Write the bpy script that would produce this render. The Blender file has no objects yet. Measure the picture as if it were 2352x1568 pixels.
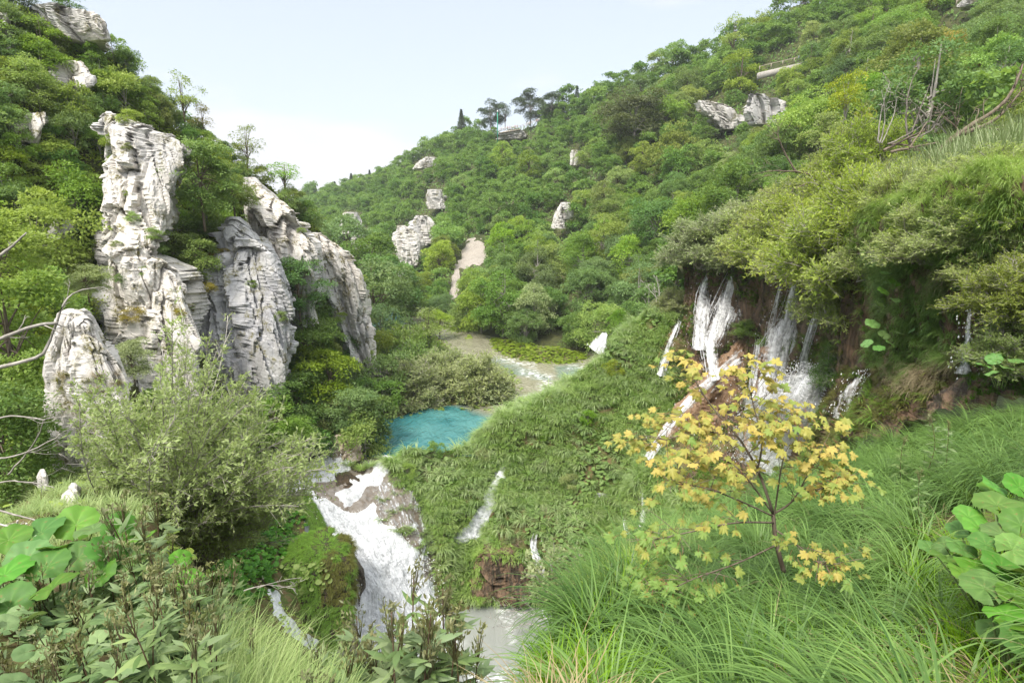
import bpy, math, random
import numpy as np
R = np.random.default_rng(11)
random.seed(5)
PI = math.pi
FPX, PITCH = 1307.0, math.radians(12)
CP, SP = math.cos(PITCH), math.sin(PITCH)
A = np.array
COL = bpy.context.scene.collection
UP = A([0, 0, 1.0])

# ---------------------------------------------------------------- survey: sight lines to points at a stated distance
def P(px, py, Y):
    px, py, Y = np.asarray(px, float), np.asarray(py, float), np.asarray(Y, float)
    cx, cy = (px - 1176) / FPX, (784 - py) / FPX
    dy = CP + cy * SP
    return np.stack([cx / dy * Y, Y + 0 * cx, (cy * CP - SP) / dy * Y], -1)
def PZ(px, py, Z):
    px, py = np.asarray(px, float), np.asarray(py, float)
    cx, cy = (px - 1176) / FPX, (784 - py) / FPX
    s = Z / (cy * CP - SP)
    return np.stack([cx * s, (CP + cy * SP) * s, 0 * s + Z], -1)
def proj(p):
    p = np.asarray(p, float)
    f = p[..., 1] * CP - p[..., 2] * SP
    u = p[..., 1] * SP + p[..., 2] * CP
    f = np.where(np.abs(f) < 1e-3, 1e-3, f)
    return 1176 + FPX * p[..., 0] / f, 784 - FPX * u / f
def nrm(v):
    return v / np.maximum(np.linalg.norm(v, axis=-1, keepdims=True), 1e-9)

# ---------------------------------------------------------------- noise
def _h(ix, iy, iz, s):
    n = (ix * 374761393 + iy * 668265263 + iz * 1440662683 + s * 974634777) & 0xFFFFFFFF
    n = ((n ^ (n >> 13)) * 1274126177) & 0xFFFFFFFF
    n = ((n ^ (n >> 16)) * 2246822519) & 0xFFFFFFFF
    return ((n ^ (n >> 15)) & 0xFFFFFF) / float(0xFFFFFF)
def vn(p, s=0):
    p = np.asarray(p, float)
    i = np.floor(p).astype(np.int64); f = p - i
    w = f * f * f * (f * (f * 6 - 15) + 10)
    r = 0
    for a in (0, 1):
        for b in (0, 1):
            for c in (0, 1):
                g = _h(i[..., 0] + a, i[..., 1] + b, i[..., 2] + c, s)
                r = r + g * (w[..., 0] if a else 1 - w[..., 0]) * (w[..., 1] if b else 1 - w[..., 1]) * (w[..., 2] if c else 1 - w[..., 2])
    return r * 2 - 1
def fbm(p, o=4, s=0, gain=.5):
    r, a, q = 0, 1.0, np.asarray(p, float)
    for k in range(o):
        r = r + a * vn(q, s + k); q = q * 2.03 + 17.1; a *= gain
    return r
def ridge(p, o=4, s=0):
    r, a, q = 0, 1.0, np.asarray(p, float)
    for k in range(o):
        r = r + a * (1 - 2 * np.abs(vn(q, s + k))); q = q * 2.1 + 9.3; a *= .5
    return r
def worley(p, s=0):
    p = np.asarray(p, float); i = np.floor(p).astype(np.int64)
    f1 = np.full(p.shape[:-1], 9.0); f2 = f1.copy(); cid = f1 * 0; vec = p * 0; cn = p * 0
    for a in (-1, 0, 1):
        for b in (-1, 0, 1):
            for c in (-1, 0, 1):
                j = i + A([a, b, c])
                q = j + np.stack([_h(j[..., 0], j[..., 1], j[..., 2], s + k) for k in (1, 2, 3)], -1)
                d = np.linalg.norm(p - q, axis=-1)
                n = d < f1
                f2 = np.where(n, f1, np.minimum(f2, d))
                cid = np.where(n, _h(j[..., 0], j[..., 1], j[..., 2], s + 7), cid)
                vec = np.where(n[..., None], p - q, vec); cn = np.where(n[..., None], np.stack([_h(j[..., 0], j[..., 1], j[..., 2], s + k) for k in (11, 12, 13)], -1) * 2 - 1, cn)
                f1 = np.minimum(f1, d)
    return f1, f2, cid, (vec * nrm(cn * A([1, 1, .3]))).sum(-1)

# ---------------------------------------------------------------- meshes
def mesh(name, V, T, tint=None, mats=(), midx=None, uv=None):
    V = np.asarray(V, np.float32).reshape(-1, 3); T = np.asarray(T, np.int32)
    k = T.shape[1]
    me = bpy.data.meshes.new(name)
    me.vertices.add(len(V)); me.vertices.foreach_set('co', V.ravel())
    me.loops.add(T.size); me.loops.foreach_set('vertex_index', T.ravel())
    me.polygons.add(len(T)); me.polygons.foreach_set('loop_start', np.arange(0, T.size, k, dtype=np.int32))
    if midx is not None: me.polygons.foreach_set('material_index', np.asarray(midx, np.int32))
    if tint is not None:
        at = me.attributes.new('tint', 'FLOAT', 'POINT'); at.data.foreach_set('value', np.asarray(tint, np.float32).ravel())
    if uv is not None:
        at = me.attributes.new('flow', 'FLOAT_VECTOR', 'POINT'); at.data.foreach_set('vector', np.asarray(uv, np.float32).ravel())
    for m in mats: me.materials.append(m)
    me.update(calc_edges=True)
    return me
def tag(o, label=None, cat=None, group=None, kind=None):
    if label: o['label'] = label
    if cat: o['category'] = cat
    if group: o['group'] = group
    if kind: o['kind'] = kind
    return o
def link(name, me, parent=None, loc=None):
    o = bpy.data.objects.new(name, me); COL.objects.link(o)
    if parent: o.parent = parent
    if loc is not None: o.location = [float(x) for x in loc]
    return o
def empty(name, loc, label, cat, group=None, rz=0, s=1):
    o = bpy.data.objects.new(name, None); COL.objects.link(o)
    o.empty_display_size = .2
    o.location = [float(x) for x in loc]; o.rotation_euler = (0, 0, rz); o.scale = (s, s, s)
    return tag(o, label, cat, group)
def join(parts):
    Vs, Ts, ts, n = [], [], [], 0
    for p in parts:
        V, T = p[0], p[1]
        if len(V) == 0: continue
        Vs.append(V); Ts.append(T + n); n += len(V)
        ts.append(p[2] if len(p) > 2 else np.zeros(len(V)))
    return np.concatenate(Vs), np.concatenate(Ts), np.concatenate(ts)
def cards(Pp, U, N, L, W, tint, fold=.12, kind='rhomb'):
    n = len(Pp); U = nrm(U); S = nrm(np.cross(U, N)); N = nrm(np.cross(S, U))
    L = np.broadcast_to(L, n)[:, None]; W = np.broadcast_to(W, n)[:, None]
    if kind == 'rhomb':
        V = np.stack([Pp, Pp + U * L * .45 + S * W * .5 - N * W * fold, Pp + U * L, Pp + U * L * .45 - S * W * .5 - N * W * fold], 1)
        T = A([[0, 1, 2], [0, 2, 3]])
    else:
        V = np.stack([Pp, Pp + U * L * .28 + S * W * .46 - N * W * fold, Pp + U * L * .62 + S * W * .4 - N * (W * fold + L * .04), Pp + U * L - N * L * .14,
                      Pp + U * L * .62 - S * W * .4 - N * (W * fold + L * .04), Pp + U * L * .28 - S * W * .46 - N * W * fold, Pp + U * L * .55 - N * L * .01], 1)
        T = A([[0, 1, 6], [1, 2, 6], [2, 3, 6], [3, 4, 6], [4, 5, 6], [5, 0, 6]])
    k = V.shape[1]
    TT = (T[None] + (np.arange(n) * k)[:, None, None]).reshape(-1, 3)
    return V.reshape(-1, 3), TT, np.repeat(np.broadcast_to(tint, n), k)
def blades(B, az, th0, L, W, curl, nseg, tint):
    n = len(B); L = np.broadcast_to(L, n); th0 = np.broadcast_to(th0, n); curl = np.broadcast_to(curl, n); W = np.broadcast_to(W, n)
    h = np.stack([np.cos(az), np.sin(az), 0 * az], -1); s = np.stack([-np.sin(az), np.cos(az), 0 * az], -1)
    p = B.copy(); out = []
    for k in range(nseg + 1):
        f = k / nseg
        w = (W * (1 - f ** 1.8) * .5 + W * .03)[:, None]
        out += [p - s * w, p + s * w]
        th = th0 + curl * ((k + .5) / nseg) ** 1.25
        p = p + (L / nseg)[:, None] * (np.sin(th)[:, None] * h + np.cos(th)[:, None] * UP)
    V = np.stack(out, 1); m = V.shape[1]
    T = []
    for k in range(nseg):
        a = 2 * k; T += [[a, a + 1, a + 3], [a, a + 3, a + 2]]
    TT = (A(T)[None] + (np.arange(n) * m)[:, None, None]).reshape(-1, 3)
    return V.reshape(-1, 3), TT, np.repeat(np.broadcast_to(tint, n), m)
def tube(pts, rad, k=6):
    pts = np.asarray(pts, float); m = len(pts); rad = np.broadcast_to(rad, m)
    t = nrm(np.gradient(pts, axis=0))
    ref = A([.31, .17, .93]) if abs(t.mean(0)[2]) < .8 * np.linalg.norm(t.mean(0)) + 1e-6 else A([.93, .31, .1])
    s = nrm(np.cross(t, ref)); b = np.cross(t, s)
    a = np.arange(k) / k * 2 * PI
    V = pts[:, None] + rad[:, None, None] * (np.cos(a)[None, :, None] * s[:, None] + np.sin(a)[None, :, None] * b[:, None])
    T = []
    for i in range(m - 1):
        for j in range(k):
            q = (j + 1) % k
            T += [[i * k + j, i * k + q, (i + 1) * k + q], [i * k + j, (i + 1) * k + q, (i + 1) * k + j]]
    V = V.reshape(-1, 3)
    V = np.concatenate([V, pts[:1], pts[-1:]]); c0, c1 = m * k, m * k + 1
    for j in range(k):
        q = (j + 1) % k
        T += [[c0, q, j], [c1, (m - 1) * k + j, (m - 1) * k + q]]
    return V, A(T)
def sticks(a, b, ra, rb):
    n = len(a); d = nrm(b - a); ref = np.where(np.abs(d[:, 2:3]) < .8, UP[None], A([[1., 0, 0]]))
    s = nrm(np.cross(d, ref)); c = np.cross(d, s)
    ang = A([0, 2.094, 4.189]); ra = np.broadcast_to(ra, n); rb = np.broadcast_to(rb, n)
    o = np.cos(ang)[None, :, None] * s[:, None] + np.sin(ang)[None, :, None] * c[:, None]
    V = np.concatenate([a[:, None] + o * ra[:, None, None], b[:, None] + o * rb[:, None, None]], 1)
    T = A([[0, 1, 4], [0, 4, 3], [1, 2, 5], [1, 5, 4], [2, 0, 3], [2, 3, 5]])
    return V.reshape(-1, 3), (T[None] + (np.arange(n) * 6)[:, None, None]).reshape(-1, 3)
def bez(a, c, b, n=8):
    t = np.linspace(0, 1, n)[:, None]
    return (1 - t) ** 2 * a + 2 * t * (1 - t) * c + t * t * b
def crv(pts, n):
    pts = np.asarray(pts, float); m = len(pts)
    x = np.linspace(0, m - 1, n); i = np.minimum(x.astype(int), m - 2); f = (x - i)[:, None]
    g = lambda k: pts[np.clip(k, 0, m - 1)].reshape(n, -1)
    p0, p1, p2, p3 = g(i - 1), g(i), g(i + 1), g(i + 2)
    r = .5 * (2 * p1 + (p2 - p0) * f + (2 * p0 - 5 * p1 + 4 * p2 - p3) * f ** 2 + (3 * p1 - p0 - 3 * p2 + p3) * f ** 3)
    return r.reshape((n,) + pts.shape[1:])
def rvec(n, r=None):
    return nrm((r or R).normal(size=(n, 3)))
def box(c, sx, sy, sz, rz=0):
    v = A([[x, y, z] for x in (-.5, .5) for y in (-.5, .5) for z in (-.5, .5)]) * A([sx, sy, sz])
    ca, sa = math.cos(rz), math.sin(rz)
    v = np.stack([v[:, 0] * ca - v[:, 1] * sa, v[:, 0] * sa + v[:, 1] * ca, v[:, 2]], -1) + A(c)
    q = [[0, 1, 3, 2], [4, 6, 7, 5], [0, 4, 5, 1], [2, 3, 7, 6], [0, 2, 6, 4], [1, 5, 7, 3]]
    return v, A([t for f in q for t in ([f[0], f[1], f[2]], [f[0], f[2], f[3]])])

# ---------------------------------------------------------------- materials
def newmat(name):
    m = bpy.data.materials.new(name); m.use_nodes = True
    nt = m.node_tree; nt.nodes.clear()
    out = nt.nodes.new('ShaderNodeOutputMaterial')
    def N(t, **kw):
        n = nt.nodes.new('ShaderNode' + t)
        for k, v in kw.items():
            if k.startswith('i_'):
                n.inputs[k[2:].replace('_', ' ')].default_value = v
            else: setattr(n, k, v)
        return n
    def K(a, b): nt.links.new(a, b)
    def mix(fac, a, b):
        n = N('Mix', data_type='RGBA')
        for s, v in ((n.inputs[0], fac), (n.inputs[6], a), (n.inputs[7], b)):
            if isinstance(v, (int, float)): s.default_value = v
            elif isinstance(v, tuple): s.default_value = v + (1,) if len(v) == 3 else v
            else: K(v, s)
        return n.outputs[2]
    def noise(scale, detail=5, stretch=None, rough=.55, dist=0, coord='pos', seed=0):
        if coord == 'pos': c = N('NewGeometry').outputs['Position']
        elif coord == 'flow':
            c = N('Attribute', attribute_name='flow').outputs['Vector']
        else: c = N('TexCoord').outputs['Object']
        mp = N('Mapping'); K(c, mp.inputs[0]); mp.inputs['Scale'].default_value = stretch or (1, 1, 1); mp.inputs['Location'].default_value = (seed * 3.7, seed * 1.9, 0)
        n = N('TexNoise'); n.inputs['Scale'].default_value = scale; n.inputs['Detail'].default_value = detail
        n.inputs['Roughness'].default_value = rough; n.inputs['Distortion'].default_value = dist
        K(mp.outputs[0], n.inputs['Vector']); return n.outputs[0]
    def rng_(v, a, b, c=0., d=1.):
        n = N('MapRange'); n.inputs[1].default_value = a; n.inputs[2].default_value = b; n.inputs[3].default_value = c; n.inputs[4].default_value = d
        K(v, n.inputs[0]); return n.outputs[0]
    def bump(v, strength=.5, dist=.1):
        n = N('Bump'); n.inputs['Strength'].default_value = strength; n.inputs['Distance'].default_value = dist; K(v, n.inputs['Height']); return n.outputs[0]
    def math_(op, a, b=None):
        n = N('Math', operation=op)
        for s, v in zip(n.inputs, (a, b)):
            if v is None: continue
            if isinstance(v, (int, float)): s.default_value = v
            else: K(v, s)
        return n.outputs[0]
    def finish(sh): K(sh, out.inputs[0]); return m
    return m, N, K, mix, noise, rng_, bump, math_, finish
def leafmat(name, c0, c1, trans=.3, rough=.5, spec=.3, hue=.03, val=.25, spots=None):
    m, N, K, mix, noise, rg, bump, M, fin = newmat(name)
    t = N('Attribute', attribute_name='tint').outputs['Fac']
    c = mix(t, c0, c1)
    rnd = N('ObjectInfo').outputs['Random']
    h = N('HueSaturation'); K(c, h.inputs['Color'])
    K(rg(rnd, 0, 1, .5 - hue, .5 + hue), h.inputs['Hue'])
    r2 = M('FRACT', M('MULTIPLY', rnd, 7.31)); K(rg(r2, 0, 1, 1 - val, 1 + val), h.inputs['Value'])
    r3 = M('FRACT', M('MULTIPLY', rnd, 17.7)); K(rg(r3, 0, 1, .8, 1.08), h.inputs['Saturation'])
    c = h.outputs[0]
    if spots:
        n_ = noise(spots[0], 4, coord='obj', rough=.6); c = mix(rg(n_, spots[1], spots[1] + .07, 0, spots[3]), c, spots[2])
    p = N('BsdfPrincipled'); K(c, p.inputs['Base Color']); p.inputs['Roughness'].default_value = rough; p.inputs['Specular IOR Level'].default_value = spec
    tr = N('BsdfTranslucent'); c2 = mix(.35, c, (.30, .38, .03)); K(c2, tr.inputs[0])
    ms = N('MixShader'); ms.inputs[0].default_value = trans; K(p.outputs[0], ms.inputs[1]); K(tr.outputs[0], ms.inputs[2])
    return fin(ms.outputs[0])
def barkmat(name, c0, c1, scale=14):
    m, N, K, mix, noise, rg, bump, M, fin = newmat(name)
    n = noise(scale, 4, (1, 1, .25), coord='obj')
    p = N('BsdfPrincipled'); K(mix(rg(n, .35, .65), c0, c1), p.inputs['Base Color']); p.inputs['Roughness'].default_value = .9
    p.inputs['Specular IOR Level'].default_value = .15
    K(bump(n, .5, .03), p.inputs['Normal'])
    return fin(p.outputs[0])
def plain(name, c, rough=.7, n_amp=.15):
    m, N, K, mix, noise, rg, bump, M, fin = newmat(name)
    n = noise(9, 3, coord='obj')
    p = N('BsdfPrincipled'); K(mix(n, tuple(x * (1 - n_amp) for x in c), tuple(min(1, x * (1 + n_amp)) for x in c)), p.inputs['Base Color']); p.inputs['Roughness'].default_value = rough
    return fin(p.outputs[0])
def limestone(name, pale=(.64, .60, .545), grey=(.45, .44, .43), sc=1.0, moss=.5):
    m, N, K, mix, noise, rg, bump, M, fin = newmat(name)
    big = noise(.22 * sc, 5, (1, 1, .5)); mid = noise(1.1 * sc, 6, (1, 1, .45)); fine = noise(6 * sc, 6); stain = noise(.5 * sc, 6, (1.6, 1.6, .22), seed=2)
    c = mix(rg(big, .42, .62), pale, grey)
    c = mix(rg(stain, .53, .68, 0, .6), c, (.28, .265, .25))
    c = mix(rg(mid, .5, .75, 0, .5), c, (.66, .635, .59))
    c = mix(rg(fine, .60, .75, 0, .35), c, (.27, .24, .20))
    mo = M('MULTIPLY', rg(noise(.9 * sc, 6, seed=5), .56 - .06 * moss, .66 - .06 * moss), rg(fine, .35, .6))
    c = mix(mo, c, (.15, .135, .045))
    vo = N('TexVoronoi', feature='DISTANCE_TO_EDGE'); vo.inputs['Scale'].default_value = .9 * sc
    mp = N('Mapping'); mp.inputs['Scale'].default_value = (1.2, 1.2, .45); mp.inputs['Rotation'].default_value = (.1, .25, 0)
    nn = N('TexNoise'); nn.inputs['Scale'].default_value = 1.3 * sc; nn.inputs['Detail'].default_value = 4
    g = N('NewGeometry').outputs['Position']; K(g, nn.inputs['Vector'])
    ad = N('VectorMath', operation='ADD'); K(g, ad.inputs[0]); K(nn.outputs['Color'], ad.inputs[1]); K(ad.outputs[0], mp.inputs[0]); K(mp.outputs[0], vo.inputs['Vector'])
    crack = rg(vo.outputs['Distance'], 0, .045, 1, 0)
    c = mix(M('MULTIPLY', crack, .22), c, (.11, .10, .085))
    hgt = M('ADD', M('MULTIPLY', fine, .5), M('SUBTRACT', mid, M('MULTIPLY', crack, .35)))
    p = N('BsdfPrincipled'); K(c, p.inputs['Base Color']); p.inputs['Roughness'].default_value = .9; p.inputs['Specular IOR Level'].default_value = .15
    K(bump(hgt, .55, .16 / sc), p.inputs['Normal'])
    return fin(p.outputs[0])
def soil(name, cols, sc=1.0, stretch=(1, 1, 1), rough=.95, bs=.6, bd=.15, spec=.2):
    m, N, K, mix, noise, rg, bump, M, fin = newmat(name)
    a = noise(.35 * sc, 6, stretch); b = noise(2.2 * sc, 6, stretch, seed=3); d = noise(9 * sc, 4, stretch, seed=8)
    c = mix(rg(a, .4, .6), cols[0], cols[1]); c = mix(rg(b, .45, .62), c, cols[2])
    c = mix(rg(d, .55, .7, 0, .6), c, cols[3 % len(cols)])
    p = N('BsdfPrincipled'); K(c, p.inputs['Base Color']); p.inputs['Roughness'].default_value = rough; p.inputs['Specular IOR Level'].default_value = spec
    K(bump(M('ADD', b, M('MULTIPLY', d, .4)), bs, bd), p.inputs['Normal'])
    return fin(p.outputs[0])
def watermat(name, deep, shallow, rip=1.2, rough=.06, foam=True, bs=.35, extra=None, bd=.25):
    m, N, K, mix, noise, rg, bump, M, fin = newmat(name)
    t = N('Attribute', attribute_name='tint').outputs['Fac']
    n1 = noise(rip, 5, (1, .45, 1), dist=.4); n2 = noise(.25, 4, seed=4); n3 = noise(3.5 * rip, 3, (1, .6, 1), seed=9)
    n0 = noise(.55, 6, seed=12)
    c = mix(rg(n2, .38, .62, 0, .75), deep, extra or tuple(x * .72 for x in deep))
    c = mix(rg(M('ADD', t, M('MULTIPLY', M('SUBTRACT', n0, .5), .5)), .2, .8), c, shallow)
    p = N('BsdfPrincipled'); p.inputs['Roughness'].default_value = rough; p.inputs['IOR'].default_value = 1.33
    if foam:
        at = N('Attribute', attribute_name='flow').outputs['Vector']; sx = N('SeparateXYZ'); K(at, sx.inputs[0])
        fo = M('MULTIPLY', rg(sx.outputs[0], 0, 1), rg(noise(1.6, 7, (1, 1.6, 1), rough=.7, seed=6), .47, .62))
        c = mix(fo, c, (.82, .84, .84)); K(rg(fo, 0, 1, rough, .6), p.inputs['Roughness'])
    K(c, p.inputs['Base Color'])
    K(bump(M('ADD', n1, M('MULTIPLY', n3, .35)), bs, bd), p.inputs['Normal'])
    return fin(p.outputs[0])
def whitewater(name, alpha=True, lo=.34, hi=.5, sx=7.0, sy=.9, c=(.86, .88, .89)):
    m, N, K, mix, noise, rg, bump, M, fin = newmat(name)
    n = noise(1.0, 6, (sx, sy, 1), coord='flow', rough=.65, dist=.3); n2 = noise(5, 5, coord='pos'); n3 = noise(1.0, 4, (sx * .25, sy * .22, 1), coord='flow', seed=7)
    col = mix(rg(M('ADD', M('MULTIPLY', n, .55), M('MULTIPLY', n3, .55)), .46, .60), tuple(x * .6 for x in c), c)
    col = mix(rg(n2, .40, .62, 0, .55), col, tuple(min(.95, x * 1.25) for x in c))
    p = N('BsdfPrincipled'); K(col, p.inputs['Base Color']); p.inputs['Roughness'].default_value = .35
    K(bump(M('ADD', n, M('MULTIPLY', n2, .6)), .9, .3), p.inputs['Normal'])
    if not alpha: return fin(p.outputs[0])
    tr = N('BsdfTransparent'); ms = N('MixShader')
    t = N('Attribute', attribute_name='tint').outputs['Fac']
    K(rg(M('ADD', M('ADD', M('MULTIPLY', n, .7), M('MULTIPLY', n2, .3)), M('SUBTRACT', M('MULTIPLY', t, .9), .5)), lo, hi), ms.inputs[0]); K(tr.outputs[0], ms.inputs[1]); K(p.outputs[0], ms.inputs[2])
    return fin(ms.outputs[0])

M_forest = leafmat('forest_leaf', (0.145, 0.255, 0.035), (0.34, 0.45, 0.08), 0.45, hue=.028, val=.32)
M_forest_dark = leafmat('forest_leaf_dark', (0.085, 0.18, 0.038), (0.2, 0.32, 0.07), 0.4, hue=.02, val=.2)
M_fresh = leafmat('fresh_leaf', (0.19, 0.32, 0.035), (0.33, 0.47, 0.07), 0.45, hue=.02, val=.15)
M_left = leafmat('hill_shrub_leaf', (0.155, 0.265, 0.03), (0.34, 0.46, 0.075), 0.45, hue=.03, val=.25)
M_grey = leafmat('grey_green_leaf', (0.24, 0.3, 0.11), (0.42, 0.47, 0.21), 0.42, hue=.012, val=.12)
M_willow = leafmat('willow_leaf', (0.25, 0.36, 0.035), (0.47, 0.55, 0.09), 0.45, hue=.015, val=.12)
M_conifer = leafmat('conifer_needle', (0.035, 0.07, 0.032), (0.085, 0.13, 0.055), 0.15, hue=.01, val=.1)
M_ochre = leafmat('ochre_leaf', (0.27, 0.25, 0.045), (0.45, 0.36, 0.08), 0.4, hue=.01, val=.1)
M_bright = leafmat('hanging_leaf', (0.045, 0.14, 0.015), (0.13, 0.29, 0.035), 0.36, hue=.01, val=.1)
M_twig = leafmat('twiggy_leaf', (.30, .40, .11), (.52, .60, .24), .48, hue=.01, val=.08)
M_grass = leafmat('grass_blade', (0.038, 0.11, 0.008), (0.18, 0.325, 0.04), 0.28, rough=.42, spec=.3, hue=.005, val=.03)
M_grassm = leafmat('slope_grass_blade', (0.22, 0.37, 0.075), (0.44, 0.57, 0.2), 0.42, rough=.4, spec=.4, hue=.005, val=.03)
M_grassp = leafmat('pale_grass_blade', (0.21, 0.32, 0.08), (0.4, 0.49, 0.18), 0.42, rough=.5, hue=.005, val=.05)
M_moss = leafmat('moss_blade', (0.09, 0.22, 0.018), (0.24, 0.4, 0.04), 0.38, hue=.005, val=.05)
M_mossb = leafmat('olive_moss_blade', (0.11, 0.105, 0.014), (0.2, 0.21, 0.03), 0.3, hue=.005, val=.05)
M_dry = leafmat('dry_grass_blade', (0.22, 0.17, 0.085), (0.4, 0.33, 0.19), 0.2, hue=.005, val=.05)
M_reed = leafmat('reed_blade', (.16, .24, .08), (.34, .40, .20), .3, hue=.005, val=.05)
M_butter = leafmat('butterbur_leaf', (0.045, 0.14, 0.012), (0.18, 0.36, 0.065), 0.26, rough=.55, spec=.22, hue=.016, val=.22, spots=(9, .62, (.20, .15, .05), .75))
M_weed = leafmat('weed_leaf', (0.1, 0.175, 0.055), (0.25, 0.34, 0.13), 0.35, rough=.5, hue=.012, val=.18)
M_bud = leafmat('bud_bract', (0.15, 0.14, 0.06), (0.28, 0.29, 0.13), 0.3, hue=.01, val=.15)
M_maple = leafmat('maple_leaf', (0.17, 0.31, 0.025), (0.57, 0.415, 0.035), 0.4, rough=.5, hue=.0, val=.0, spots=(16, .60, (.30, .17, .04), .7))
M_bark = barkmat('brown_bark', (.10, .075, .055), (.21, .17, .13))
M_barkg = barkmat('grey_bark', (.22, .20, .175), (.40, .37, .33))
M_barkw = barkmat('bleached_wood', (.42, .39, .35), (.62, .58, .53), 10)
M_stem = barkmat('weed_stem', (.07, .045, .03), (.15, .10, .06), 30)
M_stemg = plain('green_stalk', (.16, .22, .07))
M_lime = limestone('limestone')
M_lime_shade = limestone('shade_grey_limestone', (.46, .455, .45), (.33, .33, .345), 1.0, .2)  # shade of the wall turned from the sun, put into its rock colour
M_limen = limestone('near_limestone', (.58, .55, .51), (.42, .40, .38), 2.2, .55)
M_limef = limestone('far_limestone', (.60, .57, .53), (.42, .41, .40), .45, .3)
M_scree = soil('scree', [(.31, .275, .235), (.26, .23, .195), (.36, .325, .285), (.21, .18, .15)], 1.2)
M_floor = soil('forest_floor', [(.05, .065, .02), (.08, .085, .03), (.04, .045, .018), (.10, .08, .045)], .8)
M_bank = soil('bank_earth', [(.07, .10, .025), (.10, .11, .035), (.14, .10, .05), (.05, .06, .02)], 1.2)
M_tufa = soil('tufa', [(.125, .078, .045), (.042, .031, .021), (.19, .12, .072), (.07, .075, .016)], 1.3, (1.6, 1.6, .35), .6, .9, .25, .4)
M_tufad = soil('dark_tufa', [(.055, .04, .025), (.10, .065, .035), (.03, .022, .015), (.05, .06, .012)], 1.5, (1.6, 1.6, .35), .6, .9, .25, .4)
M_bed = soil('wet_travertine', [(.145, .13, .115), (.19, .165, .14), (.11, .085, .06), (.14, .11, .05)], 1.1, (1, 1, 1), .45, .6, .15, .5)
M_gravel = soil('river_gravel', [(.30, .24, .16), (.24, .2, .13), (.36, .30, .22), (.2, .16, .1)], 1.5)
M_lake = watermat('lake_water', (.07, .205, .20), (.235, .225, .155), .8, bs=.9, extra=(.018, .12, .13), bd=.6)
M_pool = watermat('pool_water', (.17, .19, .175), (.27, .28, .255), 1.3, rough=.12, extra=(.13, .14, .125))
M_white = whitewater('white_water', True, .30, .46, 3.2, .9, (.70, .72, .74))
M_fall = whitewater('falling_water', True, .40, .60, 4.5, .5, (.93, .94, .95))
M_spray = plain('spray', (.9, .91, .92), .4, .03)
M_wood = plain('railing_wood', (.36, .30, .24), .8)
M_stone = soil('wall_stone', [(.40, .37, .33), (.31, .29, .26), (.47, .44, .40), (.22, .2, .18)], 3)
M_green = plain('green_paint', (.01, .30, .17), .5)
M_skin = plain('skin', (.42, .25, .18), .6)
M_hair = plain('hair', (.04, .025, .018), .6)
SHIRTS = [plain('white_shirt', (.75, .75, .74)), plain('pink_shirt', (.55, .25, .24)), plain('blue_shirt', (.25, .38, .6)), plain('red_shirt', (.45, .06, .04)), plain('beige_shirt', (.5, .4, .3))]
M_trous = plain('trousers', (.08, .09, .13))

# ---------------------------------------------------------------- land sheets: lofted between surveyed lines
class Sheet: pass
def sheet(name, rows, nu, nv, mat, amp=.3, freq=.3, kind='structure', ridged=0, stretch=(1, 1, 1), seed=0, fine=0, lin=True):
    rr = []
    for r in rows:
        q = A([P(*x) if len(x) == 3 else A(x[:3]) for x in r])
        rr.append(crv(q, nu))
    rr = A(rr)
    if lin == 'cr': G = crv(rr, nv)
    else:
        x = np.linspace(0, len(rr) - 1, nv); i = np.minimum(x.astype(int), len(rr) - 2); f = (x - i)[:, None, None]
        G = rr[i] * (1 - f) + rr[i + 1] * f
    n = nrm(np.cross(np.gradient(G, axis=1), np.gradient(G, axis=0)))
    n = np.where((n * -G).sum(-1, keepdims=True) < 0, -n, n)
    q = G * A(stretch)
    d = amp * fbm(q * freq, 5, seed)
    if ridged: d = d + ridged * ridge(q * freq * 1.7, 4, seed + 9)
    if fine: d = d + fine * fbm(q * freq * 8, 3, seed + 21)
    G = G + n * d[..., None]
    s = Sheet(); s.G = G; s.n = n; s.name = name
    I = np.arange(nu * nv).reshape(nv, nu)
    a, b, c, e = I[:-1, :-1].ravel(), I[:-1, 1:].ravel(), I[1:, 1:].ravel(), I[1:, :-1].ravel()
    s.V = G.reshape(-1, 3); s.T = np.concatenate([np.stack([a, b, c], 1), np.stack([a, c, e], 1)])
    s.px, s.py = proj(s.V)
    s.mat = mat
    s.o = link(name, mesh(name, s.V, s.T, mats=[mat])); s.o['kind'] = kind
    return s
def depth_at(s, px, py):
    d = (s.px - px) ** 2 + (s.py - py) ** 2 + np.where(s.V[:, 1] < .5, 1e9, 0)
    i = np.argsort(d)[:12]
    i = i[np.argmin(s.V[i, 1])]
    return s.V[i, 1]
def sample(V, T, n, r=R, dens=None):
    a, b, c = V[T[:, 0]], V[T[:, 1]], V[T[:, 2]]
    cr = np.cross(b - a, c - a); w = np.linalg.norm(cr, axis=1)
    nn = nrm(cr)
    if dens is not None: w = w * np.maximum(dens((a + b + c) / 3), 0)
    if w.sum() <= 0: return np.zeros((0, 3)), np.zeros((0, 3))
    k = r.choice(len(T), n, p=w / w.sum())
    u, v = r.random(n), r.random(n); f = u + v > 1; u = np.where(f, 1 - u, u); v = np.where(f, 1 - v, v)
    p = a[k] + (b[k] - a[k]) * u[:, None] + (c[k] - a[k]) * v[:, None]
    m = nn[k]; m = np.where((m * -p).sum(-1, keepdims=True) < 0, -m, m)
    return p, m
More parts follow.
